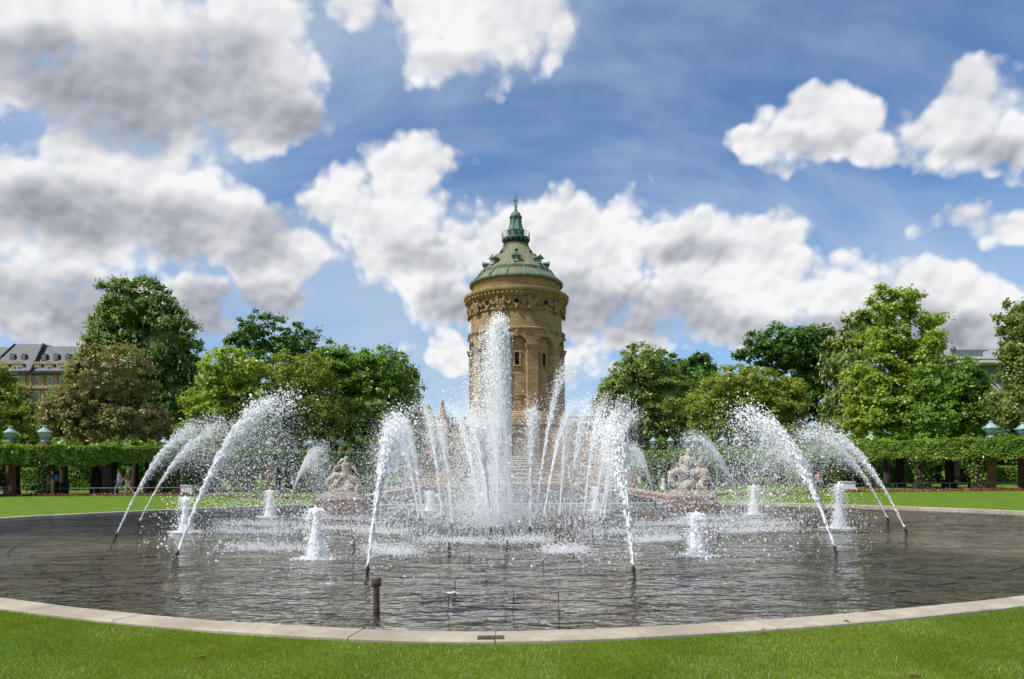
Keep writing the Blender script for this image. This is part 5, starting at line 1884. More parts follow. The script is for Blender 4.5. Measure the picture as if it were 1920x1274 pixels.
def jet(label, base, apex, group, n_core=420, n_drop=1500, core_r=0.035, spread=0.10, wind=1.0, fall=1.0, dsize=0.013, frac=0.75, name='water_jet', clumpy=0.0):
    base, apex = np.array(base, float), np.array(apex, float)
    H = max(0.25, apex[2] - base[2])
    vz = sqrt(2 * 9.81 * H)
    tr = vz / 9.81
    vh = (apex[:2] - base[:2]) / tr
    v0 = np.array([vh[0], vh[1], vz])
    t = thing(name, label, 'water jet', base, group=group)
    # core: a smooth rod of water that frays into long thin strands
    def path(tm, v):
        return base + v * tm[:, None] + 0.5 * G * (tm ** 2)[:, None] + WIND * wind * 0.4 * (tm ** 2)[:, None]
    n = n_core * 2
    q = RNG.random(n) ** 1.0
    tm = q * tr * frac
    v = v0 * (1 + RNG.normal(0, 0.014, n)[:, None] * (0.2 + q[:, None]))
    strand = RNG.integers(0, 14, n)
    so = RNG.normal(size=(14, 3))
    P = path(tm, v) + (so[strand] * 0.75 + RNG.normal(size=(n, 3)) * 0.55) * (core_r * (0.22 + 4.6 * q ** 1.8))[:, None]
    vel = v + G * tm[:, None] + RNG.normal(size=(n, 3)) * (0.35 * q)[:, None]
    s = core_r * RNG.uniform(0.22, 0.55, n) * (1.0 - 0.45 * q)
    ln = RNG.uniform(5.0, 16.0, n) * (1 - 0.5 * q)
    tq = np.linspace(0, 0.5, 14)
    rod = MB().tube([tuple(p) for p in path(tq * tr * frac, np.tile(v0, (14, 1)))], [core_r * (0.62 + 0.35 * x) for x in tq], 8)
    rv, rf = np.array(rod.v), []
    for f in rod.f:
        for i in range(1, len(f) - 1): rf.append((f[0], f[i], f[i + 1]))
    water_part('stream', [drops(P, s, vel, ln, big=True), (rv, np.array(rf))], t, base)
    # spray: drops that leave the stream, slow down in the air and fall
    Ps, Rs = [], []
    for n, dz, k0 in ((int(n_drop * 0.40), dsize * 0.88, 1.0), (n_drop * 7, dsize * 0.40, 1.15)):
        q = RNG.random(n) ** 0.85
        tm = tr * 0.30 + q * (tr * 2.0 * fall - tr * 0.30)
        if clumpy:
            k = RNG.integers(0, max(6, n // 30), n)
            cen = RNG.normal(size=(k.max() + 1, 3))
            jit = cen[k] * 0.7 + RNG.normal(size=(n, 3)) * 0.55
        else:
            jit = RNG.normal(size=(n, 3))
        v = v0 * np.clip(1 + RNG.normal(-0.06, 0.07, n), 0.6, 1.10)[:, None] + jit * np.array([spread, spread, spread * 0.7]) * k0 * (0.6 + 2.4 * q[:, None])
        drag = 1 / (1 + 0.16 * tm)
        P = base + v * (tm * drag)[:, None] + 0.5 * G * (tm ** 2 * drag)[:, None] + WIND * wind * (tm ** 2)[:, None]
        P = P[P[:, 2] > WATER_Z]
        Ps.append(P)
        Rs.append(dz * np.exp(RNG.normal(0, 0.42, len(P))))
    # drops close to the stream, and lumps torn off near the top of the arc
    n = n_core * 3
    q = RNG.random(n) ** 0.8
    tm = q * tr * 1.12
    v = v0 * (1 + RNG.normal(-0.008, 0.02, n)[:, None])
    P = path(tm, v) + RNG.normal(size=(n, 3)) * (core_r * (0.5 + 5.5 * q ** 1.6))[:, None]
    Ps.append(P)
    Rs.append(core_r * 0.26 * np.exp(RNG.normal(0, 0.45, n)))
    drop_cloud('droplets', Ps, Rs, t, base)
    return t


def solve_apex(base, px, py, inward):
    """point above the line from the nozzle towards (or away from) the middle that lies behind that pixel"""
    c = np.array([FC.x, FC.y])
    b = np.array([base.x, base.y])
    u = (c - b) if inward else (b - c)
    u = u / (np.linalg.norm(u) + 1e-6)
    best = None
    for L in np.linspace(0.15, 3.6, 70):
        p = b + u * L
        r = ray(px, py)
        e = abs(p[0] / p[1] - r.x) + 0.004 * abs(L - (2.3 if inward else 1.0))
        if best is None or e < best[0]:
            best = (e, p)
    p = best[1]
    r = ray(px, py)
    if abs(p[0] / p[1] - r.x) > 0.012:                 # too oblique: let it lean sideways
        p = np.array([r.x * b[1], b[1]])
    return (p[0], p[1], CAM_H + r.z * p[1])


OUTER = [  # foot x, y, top x, y, where it stands
    (220, 1008, 405, 792, 'leftmost slanting jet, arching in from the left edge of the pool'),
    (262, 985, 432, 800, 'thin slanting jet just right of the leftmost one'),
    (335, 1043, 535, 752, 'strong slanting jet in front on the left, beside a bubbling jet'),
    (540, 957, 607, 838, 'short thin jet rising left of the left statue'),
    (690, 1073, 757, 792, 'strong front jet left of the middle, leaning right'),
    (1187, 1073, 1138, 800, 'strong front jet right of the middle, leaning left'),
    (1228, 946, 1186, 838, 'thin far jet left of the right statue'),
    (1391, 958, 1300, 818, 'thin jet arching over the right statue'),
    (1547, 962, 1452, 818, 'thin far jet crossing behind the strong right jet'),
    (1564, 1033, 1400, 780, 'strong slanting jet in front on the right'),
    (1663, 977, 1512, 812, 'thin slanting jet just left of the rightmost one'),
    (1696, 998, 1520, 802, 'rightmost slanting jet, arching in from the right edge of the pool'),
]
FOOT = []
for i, (bx, by, ax, ay, lab) in enumerate(OUTER):
    b = at(bx, by, WATER_Z)
    b.z = WATER_Z + 0.11
    ap = solve_apex(b, ax, ay, True)
    strong = i in (2, 4, 5, 9)
    far = b.y > 22
    jet(lab, b, ap, 'slanting jets of the outer ring', n_core=800 if strong else 560, n_drop=1900 if strong else 1150, core_r=0.030 if strong else 0.024,
        spread=0.17 if strong else 0.13, wind=0.35, fall=0.95, dsize=0.0095 if not far else 0.0115, clumpy=1.0, frac=0.82)
    FOOT.append((b, Vector(ap) - b, i))

INNER = [(785, 980, 735, 802), (792, 976, 757, 812), (828, 974, 792, 772), (848, 990, 822, 800), (900, 982, 842, 772), (915, 987, 880, 785), (920, 997, 892, 800), (933, 971, 929, 795),
         (994, 997, 1004, 782), (1003, 984, 1076, 700), (1019, 979, 1088, 768), (1049, 974, 1076, 800), (1066, 994, 1112, 772), (1094, 974, 1142, 768), (1112, 989, 1176, 775), (1125, 977, 1196, 790), (1132, 984, 1163, 850)]
for i, (bx, by, ax, ay) in enumerate(INNER):
    b = at(bx, by, WATER_Z)
    b.z = WATER_Z + 0.12
    ap = solve_apex(b, ax, ay - 14, False)
    lab = '%s thin jet from the left of the inner ring around the tall middle jet' % ORD[i]
    jet(lab, b, ap, 'thin jets of the inner ring', n_core=480, n_drop=560, core_r=0.027, spread=0.22, wind=0.45, fall=0.95, dsize=0.0095, frac=0.80, clumpy=0.6)
    FOOT.append((b, Vector(ap) - b, 20 + i))


def middle_jet():
    base = np.array((FC.x, FC.y, WATER_Z + 0.15))
    top = atd(934, 612, FC.y)
    H = top.z - base[2]
    t = thing('water_jet', 'tallest jet in the middle, a white column rising in front of the tower', 'water jet', base)
    vz = sqrt(2 * 9.81 * H)
    tr = vz / 9.81
    n = 4200
    q = RNG.random(n) ** 0.85
    tm = q * tr * 0.93
    v0 = np.array([(top.x - base[0]) / tr * 0.45, 0, vz])
    v = v0 * (1 + RNG.normal(0, 0.012, n)[:, None] * (0.2 + q[:, None]))
    P = base + v * tm[:, None] + 0.5 * G * (tm ** 2)[:, None] + WIND * 0.30 * (tm ** 2)[:, None]
    P += RNG.normal(size=(n, 3)) * (0.018 + 0.085 * q ** 1.3)[:, None] * np.array([1, 1, 0.8])
    s = RNG.uniform(0.006, 0.016, n)
    water_part('stream', [drops(P, s, v + G * tm[:, None] + RNG.normal(size=(n, 3)) * (0.5 * q)[:, None], RNG.uniform(3.0, 9.0, n), big=True)], t, base)
    Ps, Rs = [], []
    # dense white core
    n = 26000
    q = RNG.random(n) ** 0.8
    tm = q * tr
    v = v0 * (1 + RNG.normal(-0.01, 0.018, n)[:, None])
    P = base + v * tm[:, None] + 0.5 * G * (tm ** 2)[:, None] + WIND * 0.32 * (tm ** 2)[:, None]
    P += RNG.normal(size=(n, 3)) * (0.02 + 0.10 * q ** 1.5)[:, None] * np.array([1, 1, 0.9])
    Ps.append(P)
    Rs.append(0.0062 * np.exp(RNG.normal(0, 0.4, n)))
    # the falling veil, carried to the left by the wind; drops turn back at different heights
    for n, dz, sp in ((46000, 0.0048, 1.0), (8000, 0.0095, 0.8)):
        f = 1 - np.abs(RNG.normal(0, 0.16, n)) + RNG.normal(0.0, 0.008, n)
        f = np.clip(f, 0.45, 1.012)
        tr_i = tr * f
        tm = tr_i * (0.75 + RNG.random(n) ** 0.9 * 1.3)
        v = v0 * f[:, None] + RNG.normal(size=(n, 3)) * np.array([0.13, 0.20, 0.1]) * sp
        w = RNG.gamma(2.2, 0.26, n)
        P = base + v * tm[:, None] + 0.5 * G * (tm ** 2)[:, None] + (WIND * np.array([0.72, 0.3, 1]))[None] * (tm ** 2 * w)[:, None]
        P = P[P[:, 2] > WATER_Z]
        Ps.append(P)
        Rs.append(dz * np.exp(RNG.normal(0, 0.42, len(P))))
    drop_cloud('droplets', Ps, Rs, t, base)
    return t


middle_jet()
FOOT.append((Vector((FC.x, FC.y, WATER_Z + 0.15)), Vector((0, 0, 1)), 60))

BUB = [(348, 998, 68, 'left'), (505, 970, 52, 'left'), (592, 1048, 98, 'left'), (805, 958, 38, 'mid'), (1117, 958, 46, 'mid'), (1305, 1043, 84, 'right'), (1413, 965, 56, 'right'), (1573, 991, 86, 'right')]
for i, (bx, by, hp, sd) in enumerate(BUB):
    b = np.array(at(bx, by, WATER_Z))
    h = hp / FPX * b[1]
    t = thing('bubbling_jet', '%s low foaming water plume from the left, white and upright' % ORD[i], 'water jet', b, group='low foaming plumes')
    w_ = 0.9 * h ** 0.4
    n = 500
    q = RNG.random(n)
    r = (0.012 + 0.10 * (1 - q) ** 1.2 * w_) * np.sqrt(RNG.random(n))
    a = RNG.uniform(0, 2 * pi, n)
    P = b + np.c_[np.cos(a) * r, np.sin(a) * r, q * h * 0.93]
    water_part('foam_column', [drops(P, RNG.uniform(0.007, 0.016, n), np.c_[np.cos(a) * 0.2, np.sin(a) * 0.2, np.ones(n)], RNG.uniform(3, 8, n), big=True)], t, b)
    n = 4200
    q = RNG.random(n)
    spike = 0.62 + 0.42 * RNG.random(60) ** 1.3
    a = RNG.uniform(0, 2 * pi, n)
    r = (0.006 + 0.22 * (1 - q) ** 1.25 * w_) * np.sqrt(RNG.random(n)) * np.exp(RNG.normal(0, 0.2, n))
    z = q * h * spike[(a / (2 * pi) * 60).astype(int) % 60]
    P1 = b + np.c_[np.cos(a) * r, np.sin(a) * r, z]
    r1 = 0.0070 * np.exp(RNG.normal(0, 0.4, n))
    n = 1500
    tm = RNG.uniform(0.60, 1.0, n)
    vz = sqrt(2 * 9.81 * h)
    a = RNG.uniform(0, 2 * pi, n)
    vr = np.abs(RNG.normal(0, 0.22, n))
    tt = tm * 2 * vz / 9.81
    P2 = b + np.c_[np.cos(a) * vr * tt, np.sin(a) * vr * tt, np.maximum(0, vz * tt - 4.905 * tt ** 2)]
    n2 = 600
    a = RNG.uniform(0, 2 * pi, n2)
    rr2 = 0.10 + np.abs(RNG.normal(0, .15, n2))
    P3 = b + np.c_[np.cos(a) * rr2 * 1.2, np.sin(a) * rr2, np.abs(RNG.normal(0, 0.018, n2))]
    drop_cloud('splash', [P1, P2, P3], [r1, 0.0075 * np.exp(RNG.normal(0, .4, n)), 0.008 * np.exp(RNG.normal(0, .4, n2))], t, b)
    FOOT.append((Vector(b), Vector((0, 0, 1)), 80 + i))

# fine low spray drifting over the water, and mist round the middle
MIST = [(470, 1000, 95, 4), (480, 985, 90, 3), (500, 1032, 90, 7), (620, 993, 90, 4), (735, 1038, 60, 9), (850, 1018, 75, 6), (985, 1016, 55, 7), (1060, 1036, 45, 7), (1180, 1000, 90, 5), (1230, 1015, 60, 5),
        (1400, 985, 100, 3), (1420, 997, 90, 4), (1330, 975, 80, 3), (1240, 985, 70, 4), (640, 975, 90, 3), (720, 1000, 60, 5)]
Ps, Rs = [], []
for (px, py, w, hgt) in MIST:
    c = np.array(at(px, py, WATER_Z))
    n = 2600
    k = c[1] / FPX
    r = RNG.normal(size=(n, 3))
    depth = hgt * c[1] ** 2 / (FPX * 1.76)
    sg = 1 if px < 958 else -1
    u = RNG.uniform(-1, 1, n) + r[:, 0] * 0.25
    P = c + np.c_[u * w * k * 0.9, r[:, 1] * depth * 0.62 * (0.5 + 0.5 * np.abs(u)) - u * w * k * 0.22 * sg, np.abs(r[:, 2]) * 0.09 + 0.005]
    Ps.append(P)
    Rs.append(0.0046 * np.exp(RNG.normal(0, 0.4, n)))
n = 120000                                   # mist round the middle
P = np.array([FC.x - 0.5, FC.y, 0.7]) + RNG.normal(size=(n, 3)) * np.array([1.9, 1.6, 1.15])
P = P[(P[:, 2] > WATER_Z)]
Ps.append(P)
Rs.append(0.0030 * np.exp(RNG.normal(0, 0.4, len(P))))
n = 42000                                    # thick white mist at the foot of the middle jet
P = np.array([FC.x - 0.35, FC.y, 0.35]) + RNG.normal(size=(n, 3)) * np.array([0.75, 0.6, 0.75])
P = P[(P[:, 2] > WATER_Z)]
Ps.append(P)
Rs.append(0.0040 * np.exp(RNG.normal(0, 0.4, len(P))))
n = 26000                                    # stray drops over the whole ring
a = RNG.uniform(0, 2 * pi, n)
rr_ = 2.0 + 7.5 * RNG.random(n) ** 0.8
P = np.c_[FC.x + np.cos(a) * rr_, FC.y + np.sin(a) * rr_, WATER_Z + np.abs(RNG.normal(0, 1.0, n)) * (1.3 - 0.06 * rr_)]
Ps.append(P)
Rs.append(0.0055 * np.exp(RNG.normal(0, 0.5, n)))
o = drop_cloud('fine_spray', Ps, Rs, None, (0, 0, 0))
tag(o, 'fine white spray and mist drifting over the middle of the pool', 'spray', kind='stuff')

# ------------------------------------------------------------------ nozzles
def make_nozzle(label, p, axis, L=0.26, r=0.028):
    t = thing('nozzle', label, 'nozzle', p, group='jet nozzles in the pool')
    ax = Vector(axis).normalized()
    MB().tube([ax * -0.45, ax * -0.02], r * 1.15, 10).build('pipe', MAT['nozzle_metal'], t, True, angle=40)
    MB().tube([ax * -0.10, ax * -0.05], r * 1.6, 10).build('collar', MAT['nozzle_metal'], t)
    MB().tube([ax * -0.02, ax * 0.035], [r * 1.1, r * 0.75], 10).build('tip', MAT['brass_pipe'], t)
    return t


names_o = [o_[4] for o_ in OUTER]
for b, axis, k in FOOT:
    if k >= 80: continue
    a = axis.copy()
    if k < 20:
        lab = 'dark pipe nozzle under the %s' % names_o[k].split(',')[0]
        Hh = max(0.3, a.z)
        vz = sqrt(2 * 9.81 * Hh)
        tr = vz / 9.81
        a = Vector((a.x / tr, a.y / tr, vz))
        make_nozzle(lab, b, a, r=0.023)
    elif k == 60:
        make_nozzle('nozzle at the foot of the tallest middle jet', b, a, r=0.035)
    else:
        Hh = max(0.3, a.z)
        vz = sqrt(2 * 9.81 * Hh)
        tr = vz / 9.81
        make_nozzle('small nozzle under the %s inner ring jet from the left' % ORD[k - 20], b, Vector((a.x / tr, a.y / tr, vz)), r=0.026)
STUBS = [(545, 987), (562, 998), (662, 1012), (742, 986), (806, 991), (842, 1022), (857, 1000), (879, 983), (888, 988), (943, 990), (951, 1018), (955, 1000), (1007, 987), (1040, 983), (1055, 999), (1063, 1020), (1100, 974), (1178, 981),
         (1245, 967), (1277, 1001), (1330, 973), (1348, 994)]
for i, (px, py) in enumerate(STUBS):
    p = at(px, py + 3, WATER_Z)
    p.z += 0.07
    t = make_nozzle('%s idle dark nozzle stub from the left standing in the pool' % ORD[i], p, (random.uniform(-.12, .12), random.uniform(-.1, .1), 1), r=0.024)
PINS = [(841, 1130), (853, 1103), (963, 1129), (1047, 1127), (880, 1048), (913, 1057), (947, 1052), (1018, 1062)]
for i, (px, py) in enumerate(PINS):
    p = at(px, py, WATER_Z)
    t = thing('pin', '%s thin rusty pin from the left standing in the shallow front water' % ORD[i], 'pin', p, group='thin pins in the front of the pool')
    MB().tube([(0, 0, -0.4), (0, 0, 0.09)], 0.008, 6).build('rod', MAT['nozzle_metal'], t)
    MB().tube([(0, 0, 0.09), (0, 0, 0.105)], 0.010, 6).build('rod_cap', MAT['nozzle_metal'], t)
# thick standpipe in front
p = at(706, 1140, WATER_Z)
t = thing('standpipe', 'thick brass standpipe with a wide cap in the front of the pool', 'pipe', p)
MB().tube([(0, 0, -0.42), (0, 0, 0.27)], 0.040, 16).build('pipe', MAT['brass_pipe'], t, True, angle=40)
MB().lathe([(0.0, 0.26), (0.050, 0.26), (0.062, 0.275), (0.062, 0.36), (0.056, 0.372), (0.0, 0.375)], 20).build('cap', MAT['brass_pipe'], t, True, angle=40)
MB().lathe([(0.064, 0.30), (0.066, 0.305), (0.066, 0.315), (0.064, 0.32)], 20).build('cap_band', MAT['brass_pipe'], t)
# pale bars and dark lamp boxes under water
for (x0, x1, py, nm) in ((820, 914, 1060, 'farther'), (946, 1050, 1134, 'nearer')):
    a, b = at(x0, py, WATER_Z), at(x1, py - 1, WATER_Z)
    t = thing('pale_bar', '%s of two pale pipes lying at the water surface in front' % nm, 'pipe', a, group='pale pipes at the surface')
    MB().tube([(0, 0, -0.014), (b - a) + Vector((0, 0, -0.014))], 0.016, 10).build('pipe', MAT['rim_stone'], t, True, angle=50)
    for q in (0.02, 0.98): MB().tube([(b - a) * q + Vector((0, 0, -0.05)), (b - a) * q + Vector((0, 0, -0.40))], 0.014, 6).build('pipe_leg', MAT['nozzle_metal'], t)
for i, (px, py, w) in enumerate(((850, 1112, 0.95), (963, 1118, 0.40), (885, 1047, 0.42), (947, 1056, 0.36), (1018, 1054, 0.48))):
    p = at(px, py, WATER_Z - 0.12)
    t = thing('lamp_box', ['large dark blue box lying under water below the white scrap', 'dark box under water beside the nearer pale pipe', 'dark box under water left of the front pins', 'dark box under water between two others near the front', 'rightmost dark box under the front water'][i], 'lamp box', p, group='boxes under the water')
    MB().box((0, 0, -0.08), (w, w * 0.8, 0.16), 0.1).build('housing', MAT['lamp_box'] if 'lamp_box' in MAT else mat_plain('lamp_box', (0.05, 0.065, 0.085), 0.5, 0.3, 5.0), t)
    MB().box((0, 0, 0.012), (w * .8, w * 0.62, 0.02), 0.1).build('lens', MAT['window_glass'], t)
    MB().box((0, 0, -0.2), (w * .3, w * .3, 0.1), 0.1).build('foot', MAT['nozzle_metal'], t)
p = at(855, 1112, WATER_Z)
m = MB()
for k in range(9):
    m.ball((random.uniform(-.11, .11), random.uniform(-.03, .03), random.uniform(-.01, .012)), random.uniform(0.02, 0.034), 7, 5, (1.3, 1, .6))
sc = fuse('floating_scrap', m, 0.010, MAT['white_paint'], None, 2, 0.004, p)
tag(sc, 'small crumpled white scrap floating in the front of the pool', 'litter')
# ------------------------------------------------------------------ statues on their plinths
def plinth(t, w=2.12, dep=1.9):
    zb = WATER_Z - 0.55
    n = 3
    for i in range(n):
        MB().box((-w / 2 + w * (i + 0.5) / n, 0, (zb + 0.22) / 2), (w / n - 0.008, dep, 0.22 - zb)).build('plinth_block', MAT['red_sandstone'], t)
    MB().box((0, 0, 0.275), (w + 0.06, dep + 0.06, 0.10)).build('plinth_coping', MAT['pink_sandstone'], t)
    MB().box((0.0, 0, 0.40), (w * 0.80, dep * 0.8, 0.16)).build('statue_base', MAT['statue_stone'], t)
    MB().box((0.0, 0, 0.53), (w * 0.72, dep * 0.7, 0.11)).build('statue_base', MAT['statue_stone'], t)


def centaur(m, z0):
    P = lambda x, y, z: (x, y, z0 + z)
    # rock
    for x, y, z, r in ((-.25, -.1, .12, .34), (.15, .1, .15, .36), (.5, -.05, .1, .3), (-.1, -.25, .25, .28), (.05, 0, .4, .28)):
        m.ball(P(x, y, z), r, 9, 6, (1.1, 1, .9))
    # animal body, haunch and legs
    capsule(m, P(-.18, 0, .72), P(.55, 0, .78), .27, .29)
    m.ball(P(.62, -.02, .66), .37, 10, 8, (.95, .9, 1.05))
    capsule(m, P(.66, -.18, .5), P(.42, -.3, .2), .19, .12)
    capsule(m, P(.42, -.3, .2), P(.7, -.32, .05), .11, .08)
    capsule(m, P(.78, .12, .5), P(.86, .15, .06), .15, .08)
    capsule(m, P(.93, 0, .62), P(1.02, -.05, .3), .07, .06)
    capsule(m, P(1.02, -.05, .3), P(.98, -.08, .02), .07, .09)
    capsule(m, P(-.2, -.12, .62), P(-.5, -.25, .55), .15, .10)
    capsule(m, P(-.5, -.25, .55), P(-.48, -.3, .15), .10, .06)
    # man's torso, head and arms
    capsule(m, P(-.16, -.02, .75), P(-.12, -.04, 1.12), .24, .21)
    capsule(m, P(-.12, -.04, 1.12), P(-.08, -.05, 1.38), .22, .25)
    capsule(m, P(-.33, -.05, 1.46), P(.15, -.05, 1.46), .13, .13)
    capsule(m, P(-.08, -.05, 1.5), P(-.06, -.08, 1.66), .09, .09)
    m.ball(P(-.05, -.1, 1.78), .135, 10, 8, (.9, 1, 1.15))
    m.ball(P(-.05, -.16, 1.66), .085, 8, 6)
    m.ball(P(-.05, -.06, 1.88), .10, 8, 6, (1.2, 1.2, .7))
    capsule(m, P(-.36, -.05, 1.42), P(-.42, -.12, 1.12), .105, .085)
    capsule(m, P(-.42, -.12, 1.12), P(-.18, -.28, .95), .085, .06)
    capsule(m, P(.18, -.05, 1.44), P(.34, -.1, 1.2), .10, .085)
    capsule(m, P(.34, -.1, 1.2), P(.52, -.12, 1.12), .08, .06)
    # child riding on the back
    capsule(m, P(.42, 0, 1.02), P(.5, -.02, 1.28), .15, .14)
    m.ball(P(.58, -.05, 1.44), .11, 8, 7)
    capsule(m, P(.5, -.02, 1.3), P(.72, -.05, 1.30), .07, .055)
    capsule(m, P(.72, -.05, 1.30), P(.82, -.05, 1.45), .055, .04)
    capsule(m, P(.42, -.1, .98), P(.3, -.32, .78), .10, .07)
    # fish tail curling in front
    tail = [(-.25, -.2, .72), (-.55, -.25, .88), (-.82, -.22, .78), (-.92, -.2, .5), (-.75, -.25, .28), (-.5, -.3, .2)]
    for i in range(len(tail) - 1):
        capsule(m, P(*tail[i]), P(*tail[i + 1]), .21 - .028 * i, .185 - .028 * i)
    m.ball(P(-.98, -.2, .72), .13, 8, 6, (.6, .4, 1.4))


def triton(m, z0):
    P = lambda x, y, z: (x, y, z0 + z)
    for x, y, z, r in ((-.1, 0, .12, .36), (.3, -.05, .18, .38), (.55, 0, .1, .3), (.25, 0, .5, .30), (-.4, -.1, .08, .24)):
        m.ball(P(x, y, z), r, 9, 6, (1.1, 1, .95))
    # bent-over torso and head
    capsule(m, P(.22, 0, .75), P(.18, -.05, 1.1), .25, .24)
    capsule(m, P(.18, -.05, 1.1), P(.16, -.08, 1.40), .24, .25)
    capsule(m, P(-.1, -.08, 1.42), P(.42, -.06, 1.48), .12, .12)
    capsule(m, P(.17, -.08, 1.5), P(.2, -.12, 1.66), .09, .09)
    m.ball(P(.2, -.14, 1.76), .135, 10, 8, (.9, 1, 1.1))
    m.ball(P(.18, -.2, 1.65), .08, 8, 6)
    # left arm swung up and round, holding a shell
    capsule(m, P(-.12, -.08, 1.42), P(-.38, -.12, 1.28), .10, .085)
    capsule(m, P(-.38, -.12, 1.28), P(-.48, -.15, .98), .08, .06)
    capsule(m, P(-.46, -.15, .95), P(-.05, -.2, .92), .10, .12)
    capsule(m, P(-.2, -.1, 1.5), P(-.02, -.12, 1.68), .09, .12)
    # right arm
    capsule(m, P(.42, -.06, 1.45), P(.62, -.1, 1.18), .10, .085)
    capsule(m, P(.62, -.1, 1.18), P(.78, -.12, .9), .08, .06)
    # thigh and double fish tail, looping on the left
    for tail, r0 in (([(.1, -.15, .82), (-.35, -.2, .86), (-.68, -.18, .66), (-.78, -.15, .38), (-.6, -.2, .16), (-.25, -.28, .12)], .18),
                     ([(.3, -.1, .8), (.62, -.15, .7), (.8, -.15, .42), (.72, -.2, .12)], .17),
                     ([(-.1, -.2, .7), (-.3, -.28, .5), (-.5, -.3, .3)], .13)):
        for i in range(len(tail) - 1):
            capsule(m, P(*tail[i]), P(*tail[i + 1]), r0 - .022 * i, r0 - .022 * (i + 1))
    m.ball(P(-.12, -.3, .1), .14, 8, 6, (1.5, .6, .6))


for px0, px1, py, fn, nm, lab in ((592, 678, 951, triton, 'statue', 'weathered stone sea-god group on a red plinth left of the middle'),
                                  (1260, 1345, 948, centaur, 'statue', 'weathered stone centaur group on a red plinth right of the middle')):
    a, b = at(px0, py, WATER_Z), at(px1, py, WATER_Z)
    c = (a + b) / 2
    t = thing(nm, lab, 'statue', (c.x, c.y + 0.95, 0), group='statue groups on plinths')
    plinth(t, (b - a).length)
    m = MB()
    fn(m, 0.58)
    if fn is triton: m.v = [(x * 0.94, y * 0.94, 0.56 + (z - 0.58) * 0.90) for x, y, z in m.v]
    fuse('figure_group', m, 0.026, MAT['statue_stone'], t, 2, 0.016)


# ------------------------------------------------------------------ people
def mcol(name, c, rough=0.8):
    return MAT.get(name) or mat_plain(name, c, rough, 0.12, 6.0, spec=0.2)


SKIN = mcol('skin', (0.46, 0.27, 0.19), 0.6)
HAIR = {'dark': mcol('hair_dark', (0.03, 0.02, 0.015)), 'blond': mcol('hair_blond', (0.42, 0.30, 0.14)), 'grey': mcol('hair_grey', (0.25, 0.23, 0.21))}


def ground_spot(px, py):
    r = ray(px, py)
    best = min(np.linspace(24, 90, 1300), key=lambda d: abs(CAM_H + r.z * d - float(ground_z(np.array([r.x * d]), np.array([d]))[0])))
    return Vector((r.x * best, best, CAM_H + r.z * best))


